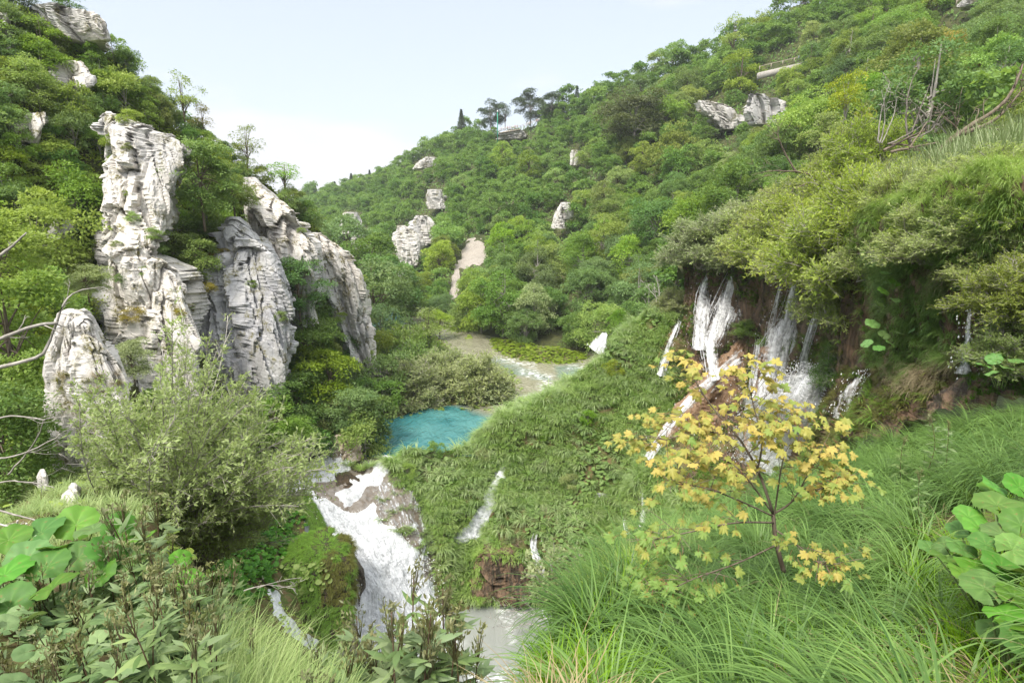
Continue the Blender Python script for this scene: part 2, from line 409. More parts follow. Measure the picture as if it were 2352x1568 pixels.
def inpoly(px, py, poly):
    poly = A(poly, float); x, y = np.asarray(px, float), np.asarray(py, float)
    ins = np.zeros(x.shape, bool); d = np.full(x.shape, 1e9)
    for (x0, y0), (x1, y1) in zip(poly, np.roll(poly, -1, 0)):
        c = ((y0 > y) != (y1 > y)) & (x < (x1 - x0) * (y - y0) / (y1 - y0 + 1e-9) + x0); ins ^= c
        t = np.clip(((x - x0) * (x1 - x0) + (y - y0) * (y1 - y0)) / ((x1 - x0) ** 2 + (y1 - y0) ** 2 + 1e-9), 0, 1)
        d = np.minimum(d, np.hypot(x - x0 - t * (x1 - x0), y - y0 - t * (y1 - y0)))
    return np.where(ins, d, -d)
ZL, ZP = -18.0, -26.0

s_ground = link('ground', mesh('ground', A([[-3000, -500, -32], [3000, -500, -32], [3000, 5000, -32], [-3000, 5000, -32.]]), A([[0, 1, 2], [0, 2, 3]]), mats=[M_floor])); s_ground['kind'] = 'structure'
hr = sheet('wooded_hillside', [
    [(600, 720, 130), (760, 735, 125), (900, 742, 112), (1010, 755, 104), (1120, 800, 86), (1230, 820, 80), (1345, 832, 76), (1500, 800, 72), (1650, 690, 66), (1850, 600, 60), (2100, 500, 52), (2352, 440, 46), (2800, 400, 40)],
    [(600, 690, 135), (760, 706, 130), (900, 716, 116), (1010, 728, 108), (1120, 775, 89), (1230, 795, 82), (1345, 805, 78), (1500, 770, 74), (1650, 660, 69), (1850, 575, 63), (2100, 480, 55), (2352, 415, 49), (2800, 370, 42)],
    [(600, 560, 260), (740, 552, 235), (880, 545, 215), (1000, 530, 200), (1120, 545, 165), (1240, 540, 150), (1350, 520, 140), (1500, 470, 130), (1650, 400, 122), (1850, 330, 110), (2100, 240, 95), (2352, 170, 85), (2800, 60, 78)],
    [(560, 490, 480), (715, 462, 430), (825, 432, 385), (905, 398, 335), (1005, 338, 310), (1125, 318, 285), (1235, 288, 265), (1350, 240, 240), (1480, 185, 220), (1620, 150, 205), (1800, 60, 190), (2050, -60, 170), (2352, -190, 150), (2900, -350, 140)],
    [(560, 520, 560), (715, 490, 500), (825, 460, 450), (905, 430, 400), (1005, 380, 370), (1125, 345, 335), (1235, 320, 315), (1350, 280, 290), (1480, 240, 270), (1620, 200, 260), (1800, 120, 240), (2050, 0, 220), (2352, -120, 200), (2900, -250, 190)]],
    200, 130, M_floor, 2.2, .05, seed=1)
hl = sheet('rocky_hillside', [
    [(-320, 1260, 15), (0, 1180, 18), (150, 1150, 22), (300, 1140, 28), (450, 1140, 33), (600, 1110, 38), (700, 1075, 40.5), (790, 1062, 41), (858, 1058, 41), (866, 1000, 46), (874, 952, 52), (876, 915, 58.5)],
    [(-320, 640, 31), (0, 600, 36), (150, 600, 40), (270, 640, 42), (400, 700, 43), (540, 760, 44.5), (650, 830, 46.5), (730, 900, 48), (790, 920, 50), (830, 925, 54), (850, 910, 57), (868, 900, 59)],
    [(-320, -70, 48), (0, 45, 52), (150, 75, 54), (250, 130, 55), (340, 225, 56), (430, 318, 58), (520, 375, 59.5), (590, 425, 61), (690, 495, 63.5), (770, 590, 64), (830, 740, 62), (872, 905, 60)],
    [(-320, 40, 70), (0, 140, 72), (150, 170, 74), (250, 230, 75), (340, 310, 76), (430, 390, 78), (520, 440, 79), (590, 490, 80), (690, 540, 82), (760, 640, 80), (810, 760, 76), (840, 915, 70)]],
    170, 130, M_floor, .9, .16, seed=2)
gl = sheet('gully_slope', [
    [(-400, 1420, 5.2), (0, 1300, 5.2), (200, 1290, 5.8), (350, 1400, 6.5), (480, 1530, 8), (580, 1640, 11), (680, 1720, 15)],
    [(-400, 1250, 9), (0, 1190, 9), (140, 1160, 9.5), (300, 1190, 11), (430, 1310, 14), (540, 1450, 18), (670, 1600, 20)],
    [(-400, 1200, 14), (0, 1150, 15), (150, 1100, 15.5), (300, 1140, 18), (450, 1220, 23), (580, 1330, 26), (730, 1470, 26.5)],
    [(-400, 1180, 20), (0, 1150, 22), (150, 1120, 25), (330, 1130, 31), (500, 1150, 34), (620, 1150, 36), (690, 1130, 37.5)]],
    110, 90, M_bank, .5, .35, seed=3, fine=.1)
cas = sheet('stream_bed', [
    [(560, 1060, 41.6), (680, 1046, 41.8), (790, 1042, 42), (880, 1052, 41.2), (960, 1062, 41.4), (1010, 1060, 43.5)],
    [(580, 1090, 39.5), (690, 1066, 40.5), (800, 1056, 41), (880, 1066, 40.2), (950, 1090, 39.8), (1010, 1130, 41)],
    [(590, 1150, 37), (690, 1130, 37.5), (770, 1110, 38.6), (860, 1110, 38.6), (945, 1130, 38.3), (1010, 1180, 39.6)],
    [(600, 1230, 34.5), (720, 1200, 35.5), (800, 1185, 36.3), (880, 1190, 36.2), (960, 1220, 36.2), (1030, 1250, 38)],
    [(700, 1300, 32.6), (790, 1275, 33.6), (850, 1264, 34), (900, 1280, 34.2), (970, 1300, 34.6), (1030, 1320, 36.4)],
    [(780, 1390, 30.6), (850, 1372, 31.8), (900, 1362, 32.4), (950, 1372, 32.8), (1000, 1385, 33.2), (1040, 1395, 35)],
    [(770, 1560, 27.6), (860, 1515, 29.4), (930, 1480, 30.6), (980, 1465, 31.3), (1020, 1450, 32), (1060, 1440, 32.6)]],
    120, 120, M_bed, .22, .45, ridged=.10, seed=4, fine=.05)
md = sheet('tufa_slope', [
    [(875, 1062, 42.6), (960, 1054, 43.2), (1040, 1044, 44.5), (1100, 1020, 46), (1180, 965, 48), (1240, 930, 49), (1330, 870, 51), (1420, 800, 52), (1500, 740, 53), (1560, 720, 53)],
    [(885, 1066, 40.2), (960, 1050, 40.7), (1040, 1036, 41.8), (1100, 1024, 42.8), (1180, 982, 43.5), (1240, 945, 44), (1330, 868, 46), (1420, 800, 47), (1500, 745, 48), (1550, 726, 48)],
    [(905, 1105, 38.8), (985, 1110, 39), (1070, 1110, 39.5), (1140, 1090, 40.5), (1220, 1040, 41), (1300, 980, 42), (1380, 920, 43.5), (1450, 860, 44.5), (1520, 800, 45.5), (1565, 770, 46.5)],
    [(940, 1150, 37.7), (1000, 1180, 37.4), (1080, 1180, 38), (1160, 1170, 38.3), (1240, 1120, 39.3), (1320, 1060, 40), (1400, 1000, 41), (1470, 940, 42), (1530, 880, 43), (1590, 840, 44)],
    [(1010, 1230, 36.4), (1050, 1250, 36.4), (1100, 1240, 36.8), (1180, 1210, 37.3), (1260, 1190, 37.5), (1340, 1130, 38), (1420, 1070, 39), (1490, 1010, 40), (1560, 950, 41), (1630, 900, 42)],
    [(1005, 1300, 35.3), (1050, 1290, 35.8), (1110, 1265, 36.3), (1200, 1255, 36.3), (1290, 1240, 36), (1370, 1200, 36), (1440, 1150, 36.5), (1520, 1080, 37), (1600, 1020, 38), (1690, 980, 38.5)],
    [(1000, 1400, 33.8), (1060, 1372, 34.9), (1120, 1356, 35.6), (1190, 1356, 35.6), (1260, 1380, 34.4), (1350, 1370, 33), (1440, 1330, 32), (1530, 1270, 31), (1620, 1200, 31), (1740, 1120, 32)],
    [(990, 1440, 33), (1060, 1410, 34), (1120, 1400, 35), (1190, 1400, 35), (1260, 1430, 34), (1350, 1440, 32), (1440, 1420, 30.5), (1530, 1380, 29), (1620, 1320, 29), (1740, 1250, 30)]],
    170, 130, M_bank, .75, .3, seed=5, ridged=.25, fine=.08)
wl = sheet('tufa_wall', [
    [(1570, 612, 50), (1640, 598, 48.5), (1700, 588, 46), (1760, 583, 42), (1840, 585, 36), (1900, 555, 31), (1970, 515, 25), (2050, 490, 20.5), (2150, 455, 17.5), (2352, 415, 15), (2700, 380, 13.5)],
    [(1572, 625, 48), (1640, 606, 46.5), (1700, 596, 44), (1760, 592, 40), (1840, 595, 34), (1900, 565, 29), (1970, 530, 23), (2050, 510, 19), (2150, 480, 16), (2352, 440, 13.5), (2700, 400, 12)],
    [(1570, 700, 47.6), (1640, 720, 46.2), (1700, 730, 43.8), (1760, 730, 40), (1840, 720, 34), (1900, 690, 29), (1970, 650, 23.2), (2050, 640, 19.4), (2150, 620, 16.4), (2352, 600, 13.8), (2700, 600, 12)],
    [(1560, 800, 46), (1620, 820, 44.5), (1690, 830, 42), (1750, 830, 38.4), (1830, 820, 33), (1890, 800, 28), (1960, 770, 23.2), (2050, 760, 19.2), (2150, 750, 16.4), (2352, 740, 13.6), (2700, 740, 12)],
    [(1600, 900, 42.5), (1660, 900, 41), (1720, 910, 39), (1780, 920, 35.5), (1840, 910, 31.5), (1900, 890, 27), (1960, 870, 23), (2050, 860, 19), (2150, 850, 16), (2352, 850, 13), (2700, 850, 11.5)],
    [(1560, 1010, 39), (1640, 1010, 38), (1720, 1020, 36), (1800, 1030, 32), (1870, 1020, 27.5), (1920, 990, 23), (1970, 960, 20), (2060, 930, 17), (2160, 900, 14.5), (2352, 900, 12.4), (2700, 900, 11)],
    [(1600, 1160, 33), (1700, 1160, 31), (1800, 1170, 27), (1880, 1120, 22), (1950, 1070, 17), (2000, 1030, 15.5), (2080, 990, 14), (2180, 950, 13), (2352, 930, 12), (2700, 920, 10.8)]],
    230, 110, M_tufa, .35, .55, ridged=.28, stretch=(1.3, 1.3, .4), seed=6, fine=.07)
pt = sheet('plateau', [
    [(1565, 618, 48.6), (1640, 600, 47), (1700, 590, 44.5), (1760, 586, 40.5), (1840, 590, 34.5), (1900, 560, 29.5), (1970, 524, 23.5), (2050, 502, 19.5), (2150, 472, 16.5), (2352, 432, 14), (2700, 392, 12.5)],
    [(1555, 610, 53), (1640, 588, 52), (1720, 570, 49), (1800, 545, 45), (1880, 510, 41), (1960, 475, 36), (2060, 440, 31), (2150, 415, 28), (2250, 395, 25), (2380, 370, 23), (2700, 330, 21)],
    [(1555, 640, 68), (1640, 610, 66), (1720, 590, 64), (1800, 560, 61), (1880, 530, 58), (1960, 490, 54), (2060, 455, 50), (2150, 425, 46), (2250, 405, 42), (2380, 380, 38), (2700, 330, 34)]],
    120, 40, M_bank, .3, .25, seed=7)
def drop(x, dz, dx=0): p = P(*x); return (p[0] + dx, p[1], p[2] + dz, 0)
R0 = [[(1150, 1900, 1.2), (1500, 1900, 1.2), (2000, 1850, 1.15), (2352, 1800, 1.15), (3000, 1750, 1.2)],
      [(1185, 1660, 2.5), (1500, 1640, 2.35), (1900, 1620, 2.25), (2352, 1580, 2.15), (3000, 1450, 2.1)],
      [(1230, 1510, 3.5), (1500, 1470, 3.6), (1800, 1410, 3.9), (2100, 1370, 3.85), (2352, 1330, 3.7), (3000, 1200, 3.5)],
      [(1340, 1405, 4.8), (1550, 1310, 5.5), (1780, 1290, 5.7), (2050, 1210, 6), (2352, 1120, 5.7), (3000, 1000, 5.3)],
      [(1450, 1320, 6.2), (1600, 1235, 7.3), (1800, 1170, 8), (2050, 1095, 8.6), (2352, 1015, 8.2), (3000, 900, 7.6)],
      [(1520, 1265, 7.4), (1650, 1185, 9.3), (1830, 1095, 11.2), (2000, 1025, 12.2), (2352, 935, 11.2), (3000, 850, 10)],
      [(1500, 1420, 9), (1660, 1300, 11), (1850, 1180, 13), (2030, 1080, 13.8), (2352, 980, 12.6), (3000, 890, 11)]]
R0 = [[drop(r[0], -6, -1.0)] + r for r in R0]
R0 = [[(lambda p: (p[0], p[1], p[2] - .45, 0))(A(q[:3]) if len(q) == 4 else P(*q)) for q in r] for r in R0]
fr = sheet('grassy_slope', R0, 90, 80, M_bank, .12, .7, seed=8, fine=.03)
L0 = [[(-900, 1750, 1.3), (0, 1750, 1.3), (400, 1800, 1.25), (700, 1850, 1.2), (1000, 1900, 1.1), (1140, 1950, 1.1)],
      [(-900, 1500, 2.0), (0, 1520, 2.0), (400, 1570, 1.95), (700, 1660, 1.85), (1000, 1720, 1.8), (1120, 1740, 1.8)],
      [(-900, 1350, 3.0), (0, 1370, 3.0), (260, 1400, 2.9), (480, 1520, 2.5), (720, 1680, 2.2), (1080, 1760, 2.0)],
      [(-900, 1270, 4.3), (0, 1275, 4.1), (200, 1290, 3.9), (400, 1400, 3.4), (560, 1560, 2.9), (740, 1720, 2.5)],
      [(-900, 1400, 5.5), (0, 1400, 5.2), (200, 1430, 5), (400, 1560, 4.6), (560, 1760, 4), (740, 1900, 3.4)]]
L0 = [[(lambda p: (p[0], p[1], p[2] - .3, 0))(P(*q)) for q in r] for r in L0]
fl = sheet('weedy_slope', L0, 70, 60, M_bank, .08, .8, seed=9)

# ---------------------------------------------------------------- water
def flat(name, x0, x1, y0, y1, z, nx, ny, mat, shallow, foam, zf=None):
    X, Y = np.meshgrid(np.linspace(x0, x1, nx), np.linspace(y0, y1, ny))
    V = np.stack([X, Y, 0 * X + z], -1).reshape(-1, 3)
    if zf is not None: V[:, 2] += zf(V)
    I = np.arange(nx * ny).reshape(ny, nx)
    a, b, c, e = I[:-1, :-1].ravel(), I[:-1, 1:].ravel(), I[1:, 1:].ravel(), I[1:, :-1].ravel()
    px, py = proj(V)
    fo = np.zeros((len(V), 3)); fo[:, 0] = foam(px, py)
    o = link(name, mesh(name, V, np.stack([a, b, c, e], 1), shallow(px, py), [mat], uv=fo)); o['kind'] = 'structure'; return o
def soft(px, py, poly, w): return np.clip(inpoly(px, py, poly) / w + .5, 0, 1)
RIVER_SH = [(1030, 925), (1150, 960), (1165, 990), (1130, 1030), (1260, 1000), (1420, 880), (1420, 760), (1100, 700), (930, 700), (930, 840), (1060, 840), (1140, 870), (1150, 925), (1080, 930)]
DEEP2 = [(1060, 825), (1150, 818), (1260, 860), (1280, 880), (1200, 868), (1120, 850)]
DEEP3 = [(1270, 840), (1335, 836), (1335, 880), (1280, 868)]
flat('lake', -38, 24, 41.6, 130, ZL, 160, 220, M_lake,
     lambda x, y: np.clip(soft(x, y, RIVER_SH, 26) * .95 - .33 * soft(x, y, DEEP2, 14) - .4 * soft(x, y, DEEP3, 14), 0, 1) + .18 * soft(x, y, [(1000, 950), (1180, 940), (1180, 1030), (1050, 1030)], 60),
     lambda x, y: np.maximum.reduce([soft(x, y, q, 12) for q in ([(1190, 846), (1230, 850), (1270, 862), (1265, 872), (1200, 862)], [(1245, 868), (1275, 878), (1265, 905), (1235, 890)], [(1185, 912), (1260, 900), (1250, 922), (1190, 925)], [(1140, 818), (1230, 835), (1230, 845), (1140, 826)], [(885, 1056), (960, 1052), (960, 1075), (880, 1070)], [(1310, 840), (1340, 838), (1340, 846), (1300, 846)])]),
     lambda V: .02 * vn(V * A([1, 2, 0]) * .8) + .3 * np.clip((V[:, 1] - 62) / 25, 0, 1))
flat('lower_pool', -16, 10, 20, 37, ZP, 130, 90, M_pool, lambda x, y: .25 + .5 * soft(x, y, [(1000, 1400), (1250, 1370), (1180, 1600), (1000, 1600)], 120),
     lambda x, y: np.clip(np.maximum.reduce([1.1 * soft(x, y, [(760, 1400), (1000, 1380), (1045, 1480), (1010, 1600), (760, 1600)], 60), soft(x, y, [(1140, 1375), (1190, 1375), (1200, 1420), (1150, 1425)], 22), .8 * soft(x, y, [(1155, 1420), (1175, 1420), (1185, 1470), (1175, 1475)], 14), .8 * soft(x, y, [(1235, 1385), (1268, 1385), (1262, 1425), (1240, 1425)], 16), soft(x, y, [(1080, 1545), (1180, 1540), (1190, 1600), (1080, 1600)], 30)]), 0, 1))
def river_flow(s, mask, h, mat, name, label, cat='waterfall', low=.12, sc=1.0, tn=0):
    px, py = s.px.reshape(s.G.shape[:2]), s.py.reshape(s.G.shape[:2])
    m = mask(px + 9 * fbm(s.G * .9, 3, 31), py + 9 * fbm(s.G * .9, 3, 32))
    G = s.G + s.n * (h * m - low)[..., None] + s.n * (m * (.07 * fbm(s.G * A([1.6, 1.6, .8]), 4, 33) + .05 * fbm(s.G * 6, 2, 39)))[..., None]
    nv, nu = m.shape
    fl_ = np.stack(np.meshgrid(np.arange(nu) * .25 * sc, np.arange(nv) * .25 * sc) + [0 * m], -1).reshape(-1, 3)
    keep = (m > .02).ravel()
    T = s.T[keep[s.T].any(1)]
    u = np.unique(T); mp = np.zeros(nu * nv, int); mp[u] = np.arange(len(u))
    V = G.reshape(-1, 3)[u]; c = V.mean(0); c[2] = V[:, 2].min()
    o = link(name, mesh(name, V - c, mp[T], m.ravel()[u] + tn, [mat], uv=fl_[u]), loc=c)
    return tag(o, label, cat)

# ---------------------------------------------------------------- rocks
ROCKPOLY = []
def rock(name, label, rows, mat, depth=None, amp=.6, seed=0, res=(90, 80), back=1.6, grp=None, vs=.15, cat='rock', mask=True, fr=1.0, lean=0):
    rows = [tuple(r) for r in rows]
    if mask: ROCKPOLY.append([(r[1], r[0]) for r in rows] + [(r[2], r[0]) for r in rows[::-1]])
    q = A([[*P(r[1], r[0], r[3]), *P(r[2], r[0], r[3])] for r in rows])
    nr, nc = res
    q = crv(q, nr) if len(rows) > 3 else A([np.interp(np.linspace(0, len(rows) - 1, nr), np.arange(len(rows)), q[:, k]) for k in range(6)]).T
    l, r = q[:, :3], q[:, 3:]
    c, hw = (l + r) / 2, np.linalg.norm(r - l, axis=1) / 2
    md_ = depth if depth else np.median(hw) * .8
    a = np.linspace(0, 2 * PI, nc, endpoint=False)
    ca, sa = np.cos(a), np.sin(a)
    ex = np.sign(sa) * np.abs(sa) ** .6; ey = np.sign(ca) * np.abs(ca) ** .42
    jr = np.random.default_rng(seed + 77); hw = hw * (1 + .05 * fbm(np.stack([np.linspace(0, 4, nr)] * 3, 1) + seed, 2, seed))
    side = nrm(r - l)
    dq = np.minimum(md_, hw * 1.6 + .1)
    dirs = c / np.linalg.norm(c, axis=1, keepdims=True); dirs[:, 2] = 0; dirs = nrm(dirs)
    V = c[:, None] + hw[:, None, None] * ex[None, :, None] * side[:, None] - (dq[:, None] * np.where(ey > 0, ey, ey * back)[None])[..., None] * dirs[:, None]
    n = nrm(V - c[:, None])
    st = A([1, 1, vs]) * fr
    pz = V * A([1, 1, 1.])
    pz[..., 0] += V[..., 2] * .25
    wz = pz + .5 / fr * np.stack([vn(pz * A([.9, .9, .16]) * fr, 61), vn(pz * A([.9, .9, .16]) * fr, 62), vn(pz * A([.9, .9, .16]) * fr, 63)], -1)
    f1, f2, cid, t1 = worley(wz * st * A([1, 1, .8]) * .42, seed); g1, g2, gid, t2 = worley(wz * st * A([1, 1, .8]) * 1.15, seed + 3); k1, k2, kid, t3 = worley(wz * fr * A([1, 1, .4]) * 2.3, seed + 5)
    d = amp * (1.15 * (cid - .5) + 1.3 * t1 + .40 * (gid - .5) + .75 * t2 + .16 * t3 + .07 * (kid - .5) - .4 * (f2 - f1 < .05) - .2 * (g2 - g1 < .06) - .1 + .35 * fbm(pz * A([.3, .3, .22]) * fr, 3, seed) + .04 * ridge(pz * A([1, 1, .6]) * 4 * fr, 2, seed + 5))
    fade = np.minimum(1, hw / (amp * 1.2 + 1e-6))[:, None]
    V = V + n * (d * fade)[..., None]
    I = np.arange(nr * nc).reshape(nr, nc); J = np.roll(I, -1, 1)
    T = np.concatenate([np.stack([I[:-1].ravel(), I[1:].ravel(), J[1:].ravel()], 1), np.stack([I[:-1].ravel(), J[1:].ravel(), J[:-1].ravel()], 1)])
    V = V.reshape(-1, 3); k = len(V)
    V = np.concatenate([V, c[:1] + A([[0, 0, .02]]), c[-1:]])
    T = np.concatenate([T, np.stack([0 * I[0] + k, I[0], J[0]], 1), np.stack([0 * I[0] + k + 1, J[-1], I[-1]], 1)])
    o0 = A([V[:, 0].mean(), V[:, 1].mean(), V[:, 2].min()])
    me = mesh(name, V - o0, T, mats=[mat]); me.polygons.foreach_set('use_smooth', np.zeros(len(T), bool))
    o = link(name, me, loc=o0)
    tag(o, label, cat, grp)
    return V, T, o
rk1 = rock('limestone_cliff', 'tall pale limestone fin with pointed left top, highest of the big left cliffs', [(258, 243, 256, 43.5), (290, 238, 310, 43.3), (340, 237, 432, 43), (380, 238, 425, 42.6), (430, 236, 402, 42), (490, 231, 396, 41.5), (530, 228, 388, 41), (575, 226, 350, 40), (640, 222, 345, 39.5), (690, 225, 350, 39.5)], M_lime, 3.2, .8, 1, (170, 150), cat='cliff')
rk2 = rock('limestone_cliff', 'broad crumbly limestone cliff below the pointed fin, left of the dark vertical cleft', [(572, 285, 315, 39.5), (605, 262, 385, 39.3), (650, 238, 422, 39), (700, 228, 440, 38.5), (760, 240, 452, 38), (830, 240, 455, 37.5), (900, 240, 455, 37)], M_lime, 2.6, .85, 2, (130, 150), cat='cliff')
rk3 = rock('limestone_cliff', 'smooth shade-grey limestone wall with one tall narrow peak, right of the dark vertical cleft', [(498, 528, 546, 46), (535, 520, 580, 46), (580, 524, 612, 45.6), (625, 470, 632, 45), (680, 446, 645, 44.5), (740, 450, 652, 44), (800, 450, 655, 43.5), (860, 460, 655, 43), (900, 470, 650, 43)], M_lime_shade, 2.6, .8, 3, (150, 150), cat='cliff')
rk4 = rock('limestone_cliff', 'upper limestone cliff stepping down right from the ridge, behind the grey wall', [(408, 562, 588, 52.5), (440, 562, 614, 52.3), (480, 562, 655, 52), (515, 565, 690, 51.6), (560, 578, 735, 51), (605, 585, 735, 50.4), (680, 590, 725, 50), (740, 600, 720, 50)], M_lime, 3, .9, 4, (120, 130), cat='cliff')
rk5 = rock('limestone_cliff', 'slender limestone spur running down to the lakeside at its right foot', [(535, 700, 738, 56), (580, 722, 785, 56), (640, 733, 822, 56), (700, 755, 834, 56), (760, 782, 840, 56), (820, 808, 852, 55.5), (865, 832, 866, 55), (905, 846, 874, 55)], M_lime, 2.2, .9, 5, (150, 90), cat='cliff')
rk6 = rock('rock_pinnacle', 'free standing pale limestone pinnacle with dry grass tufts, close by at the left', [(716, 150, 195, 15.2), (735, 134, 212, 15.2), (775, 122, 232, 15.2), (825, 106, 258, 15.1), (880, 96, 284, 15), (930, 100, 290, 14.9), (985, 110, 290, 14.8), (1040, 122, 285, 14.7), (1090, 150, 262, 14.6)], M_limen, .9, .20, 6, (170, 150), fr=2.2, vs=.4, cat='rock')
rock('rock_outcrop', 'bare limestone crest at the very top of the left hill under bright green trees', [(22, 70, 110, 52.5), (38, 62, 205, 52.5), (70, 100, 238, 52.6), (105, 160, 250, 53)], M_lime, 2, .8, 7, (60, 110))
rock('rock_outcrop', 'rounded pale boulder outcrop in the bushes below the left hill crest', [(145, 128, 190, 50), (165, 122, 208, 50), (190, 128, 218, 49.6), (212, 160, 210, 49.4)], M_lime, 1.6, .7, 8, (60, 90))
rock('rock_outcrop', 'small leaning limestone block in the bushes left of the tall fin', [(262, 60, 108, 44), (290, 48, 104, 43.6), (330, 50, 84, 43)], M_lime, 1.2, .6, 9, (60, 70))
rock('rock_outcrop', 'low broken limestone ledge among bushes left of the fin foot', [(500, 128, 158, 38), (525, 116, 165, 37.8), (548, 108, 150, 37.5)], M_lime, 1, .5, 10, (40, 60))
rock('rock_outcrop', 'weathered limestone edge cut by the left photo border near the hill top', [(40, -20, 16, 50), (80, -30, 24, 49.6), (125, -30, 30, 49)], M_lime, 1.4, .6, 11, (50, 60))
rock('rock_outcrop', 'low reddish rock ledge at the lake outlet beside the white cascade', [(1000, 790, 838, 41.6), (1022, 745, 842, 41.4), (1050, 735, 838, 41.2)], limestone('ledge_stone', (.46, .36, .29), (.33, .27, .22), 1.2, .6), 1.0, .5, 12, (40, 70), mask=False)
for k, (rows, lab) in enumerate([
        ([(436, 986, 1012, -3), (452, 979, 1022, -3), (480, 984, 1022, -3)], 'square pale rock block standing alone in the right hill forest'),
        ([(487, 794, 822, -3), (508, 783, 832, -3), (536, 788, 828, -3)], 'pale rock head above the spur, leftmost of the right hill outcrops'),
        ([(540, 810, 842, -3), (560, 806, 850, -3), (574, 815, 846, -3)], 'low grey rock ledge under the leftmost pale rock head'),
        ([(495, 958, 978, -6), (515, 945, 998, -6), (545, 940, 1003, -6), (562, 950, 985, -6)], 'upper right one of the jagged white crags above the narrow white spike'),
        ([(518, 915, 928, -6), (545, 903, 965, -6), (575, 905, 964, -6), (608, 916, 955, -6)], 'lower left one of the jagged white crags above the narrow white spike'),
        ([(600, 912, 924, -4), (640, 908, 931, -4), (668, 911, 932, -4)], 'narrow white rock spike below the jagged crags'),
        ([(219, 1724, 1750, -4), (238, 1714, 1790, -4), (262, 1712, 1804, -4), (288, 1728, 1790, -4)], 'broad white cliff face in the upper right forest, right one of the pair'),
        ([(233, 1596, 1634, -4), (252, 1600, 1680, -4), (275, 1634, 1694, -4), (298, 1658, 1690, -4)], 'grey streaked cliff face in the upper right forest, left one of the pair'),
        ([(362, 975, 1000, -3), (378, 955, 1002, -3), (388, 950, 985, -3)], 'small flat rock just below the left end of the right hill ridge'),
        ([(345, 1312, 1328, -3), (362, 1308, 1332, -3), (380, 1306, 1326, -3)], 'small grey crag in mid forest below the viewing platform slope'),
        ([(465, 1288, 1304, -4), (495, 1276, 1306, -4), (525, 1268, 1298, -4)], 'tall grey crag half hidden by trees on the mid slope of the right hill'),
        ([(302, 1158, 1200, -4), (312, 1148, 1215, -4), (322, 1142, 1196, -4)], 'white rocks right under the wooden viewing platform'),
        ([(0, 2225, 2240, -2), (10, 2205, 2238, -2), (20, 2195, 2225, -2)], 'pale rock patch at the upper right under the highest railing')]):
    yd = depth_at(hr, np.mean([r[1] + r[2] for r in rows]) / 2, rows[-1][0])
    rock('rock_outcrop', lab, [(r[0], r[1], r[2], yd + r[3] + 1) for r in rows], M_limef, None, 1.1, 20 + k, (50, 60), fr=.6, cat='rock')
SCREE = [(1076, 552), (1104, 548), (1120, 572), (1118, 604), (1060, 612), (1056, 650), (1052, 684), (1030, 684), (1038, 630), (1062, 570)]
ROCKPOLY.append(SCREE)
river_flow(hr, lambda x, y: np.clip(inpoly(x, y, SCREE) / 8 + .5, 0, 1), .9, M_scree, 'scree_slope', 'pale sandy scree patch bare of trees on the lower right hill', 'scree', low=.5)
M_ramp = soil('orange_tufa', [(.27, .16, .088), (.19, .11, .06), (.34, .22, .135), (.12, .08, .045)], 1.3, (1.6, 1.6, .5), .45, .8, .2, .5)
rock('tufa_ramp', 'wet orange brown tufa ramp leaning under the diagonal water chute', [(785, 1695, 1730, 41.6), (840, 1640, 1735, 41), (900, 1585, 1715, 40.4), (970, 1530, 1690, 39.6), (1050, 1490, 1640, 38.2), (1110, 1480, 1600, 37)], M_ramp, .9, .35, 47, (80, 80), mask=False, fr=1.2)
rock('tufa_ramp', 'brown tufa bulge behind the wide veil waterfall', [(800, 1760, 1850, 36), (870, 1735, 1850, 35.4), (940, 1725, 1840, 34.8), (1020, 1720, 1830, 34)], M_ramp, .9, .4, 48, (70, 70), mask=False, fr=1.2)
tb = rock('tufa_boulder', 'bare brown tufa bulge overhanging the grey lower pool', [(1248, 1120, 1180, 36), (1270, 1100, 1195, 35.8), (1310, 1095, 1202, 35.6), (1345, 1088, 1205, 35.2), (1365, 1085, 1200, 35.2)], M_tufa, 1.1, .55, 41, (90, 100), mask=False, fr=1.3)
mb = rock('mossy_boulder', 'large boulder shaggy with bright green moss left of the main cascade', [(1250, 715, 780, 30.4), (1275, 680, 798, 30), (1330, 650, 802, 29.2), (1400, 640, 800, 28.2), (1450, 660, 775, 27.6), (1490, 690, 740, 27)], M_tufad, 1.4, .4, 42, (80, 90), mask=False)
ms_ = rock('mossy_boulder', 'thin mossy rock fin between two arms of the cascade', [(1138, 688, 702, 36.6), (1160, 692, 716, 36), (1200, 712, 738, 35), (1238, 735, 752, 34.2)], M_tufad, .4, .15, 43, (50, 40), mask=False)
wb = [rock('wet_boulder', l, rows, M_tufad, .5, .25, 44 + i, (40, 50), mask=False, fr=1.6) for i, (l, rows) in enumerate([
    ('dark wet boulder at the left edge of the main cascade beside the mossy boulder', [(1290, 800, 815, 32), (1320, 796, 832, 31.6), (1385, 794, 822, 31)]),
    ('brown rock hump between the two upper arms of the cascade', [(1086, 760, 800, 39.4), (1110, 730, 850, 38.8), (1135, 735, 870, 38.2), (1165, 760, 850, 37.4)]),
    ('brown rock hump under grass at the cascade lip', [(1066, 800, 850, 40.6), (1085, 790, 860, 40), (1098, 800, 850, 39.6)]),
    ('dark rock hump with a grass clump in the middle of the wet slope', [(1240, 920, 950, 36), (1262, 908, 962, 35.6), (1285, 915, 962, 35.2)])])]
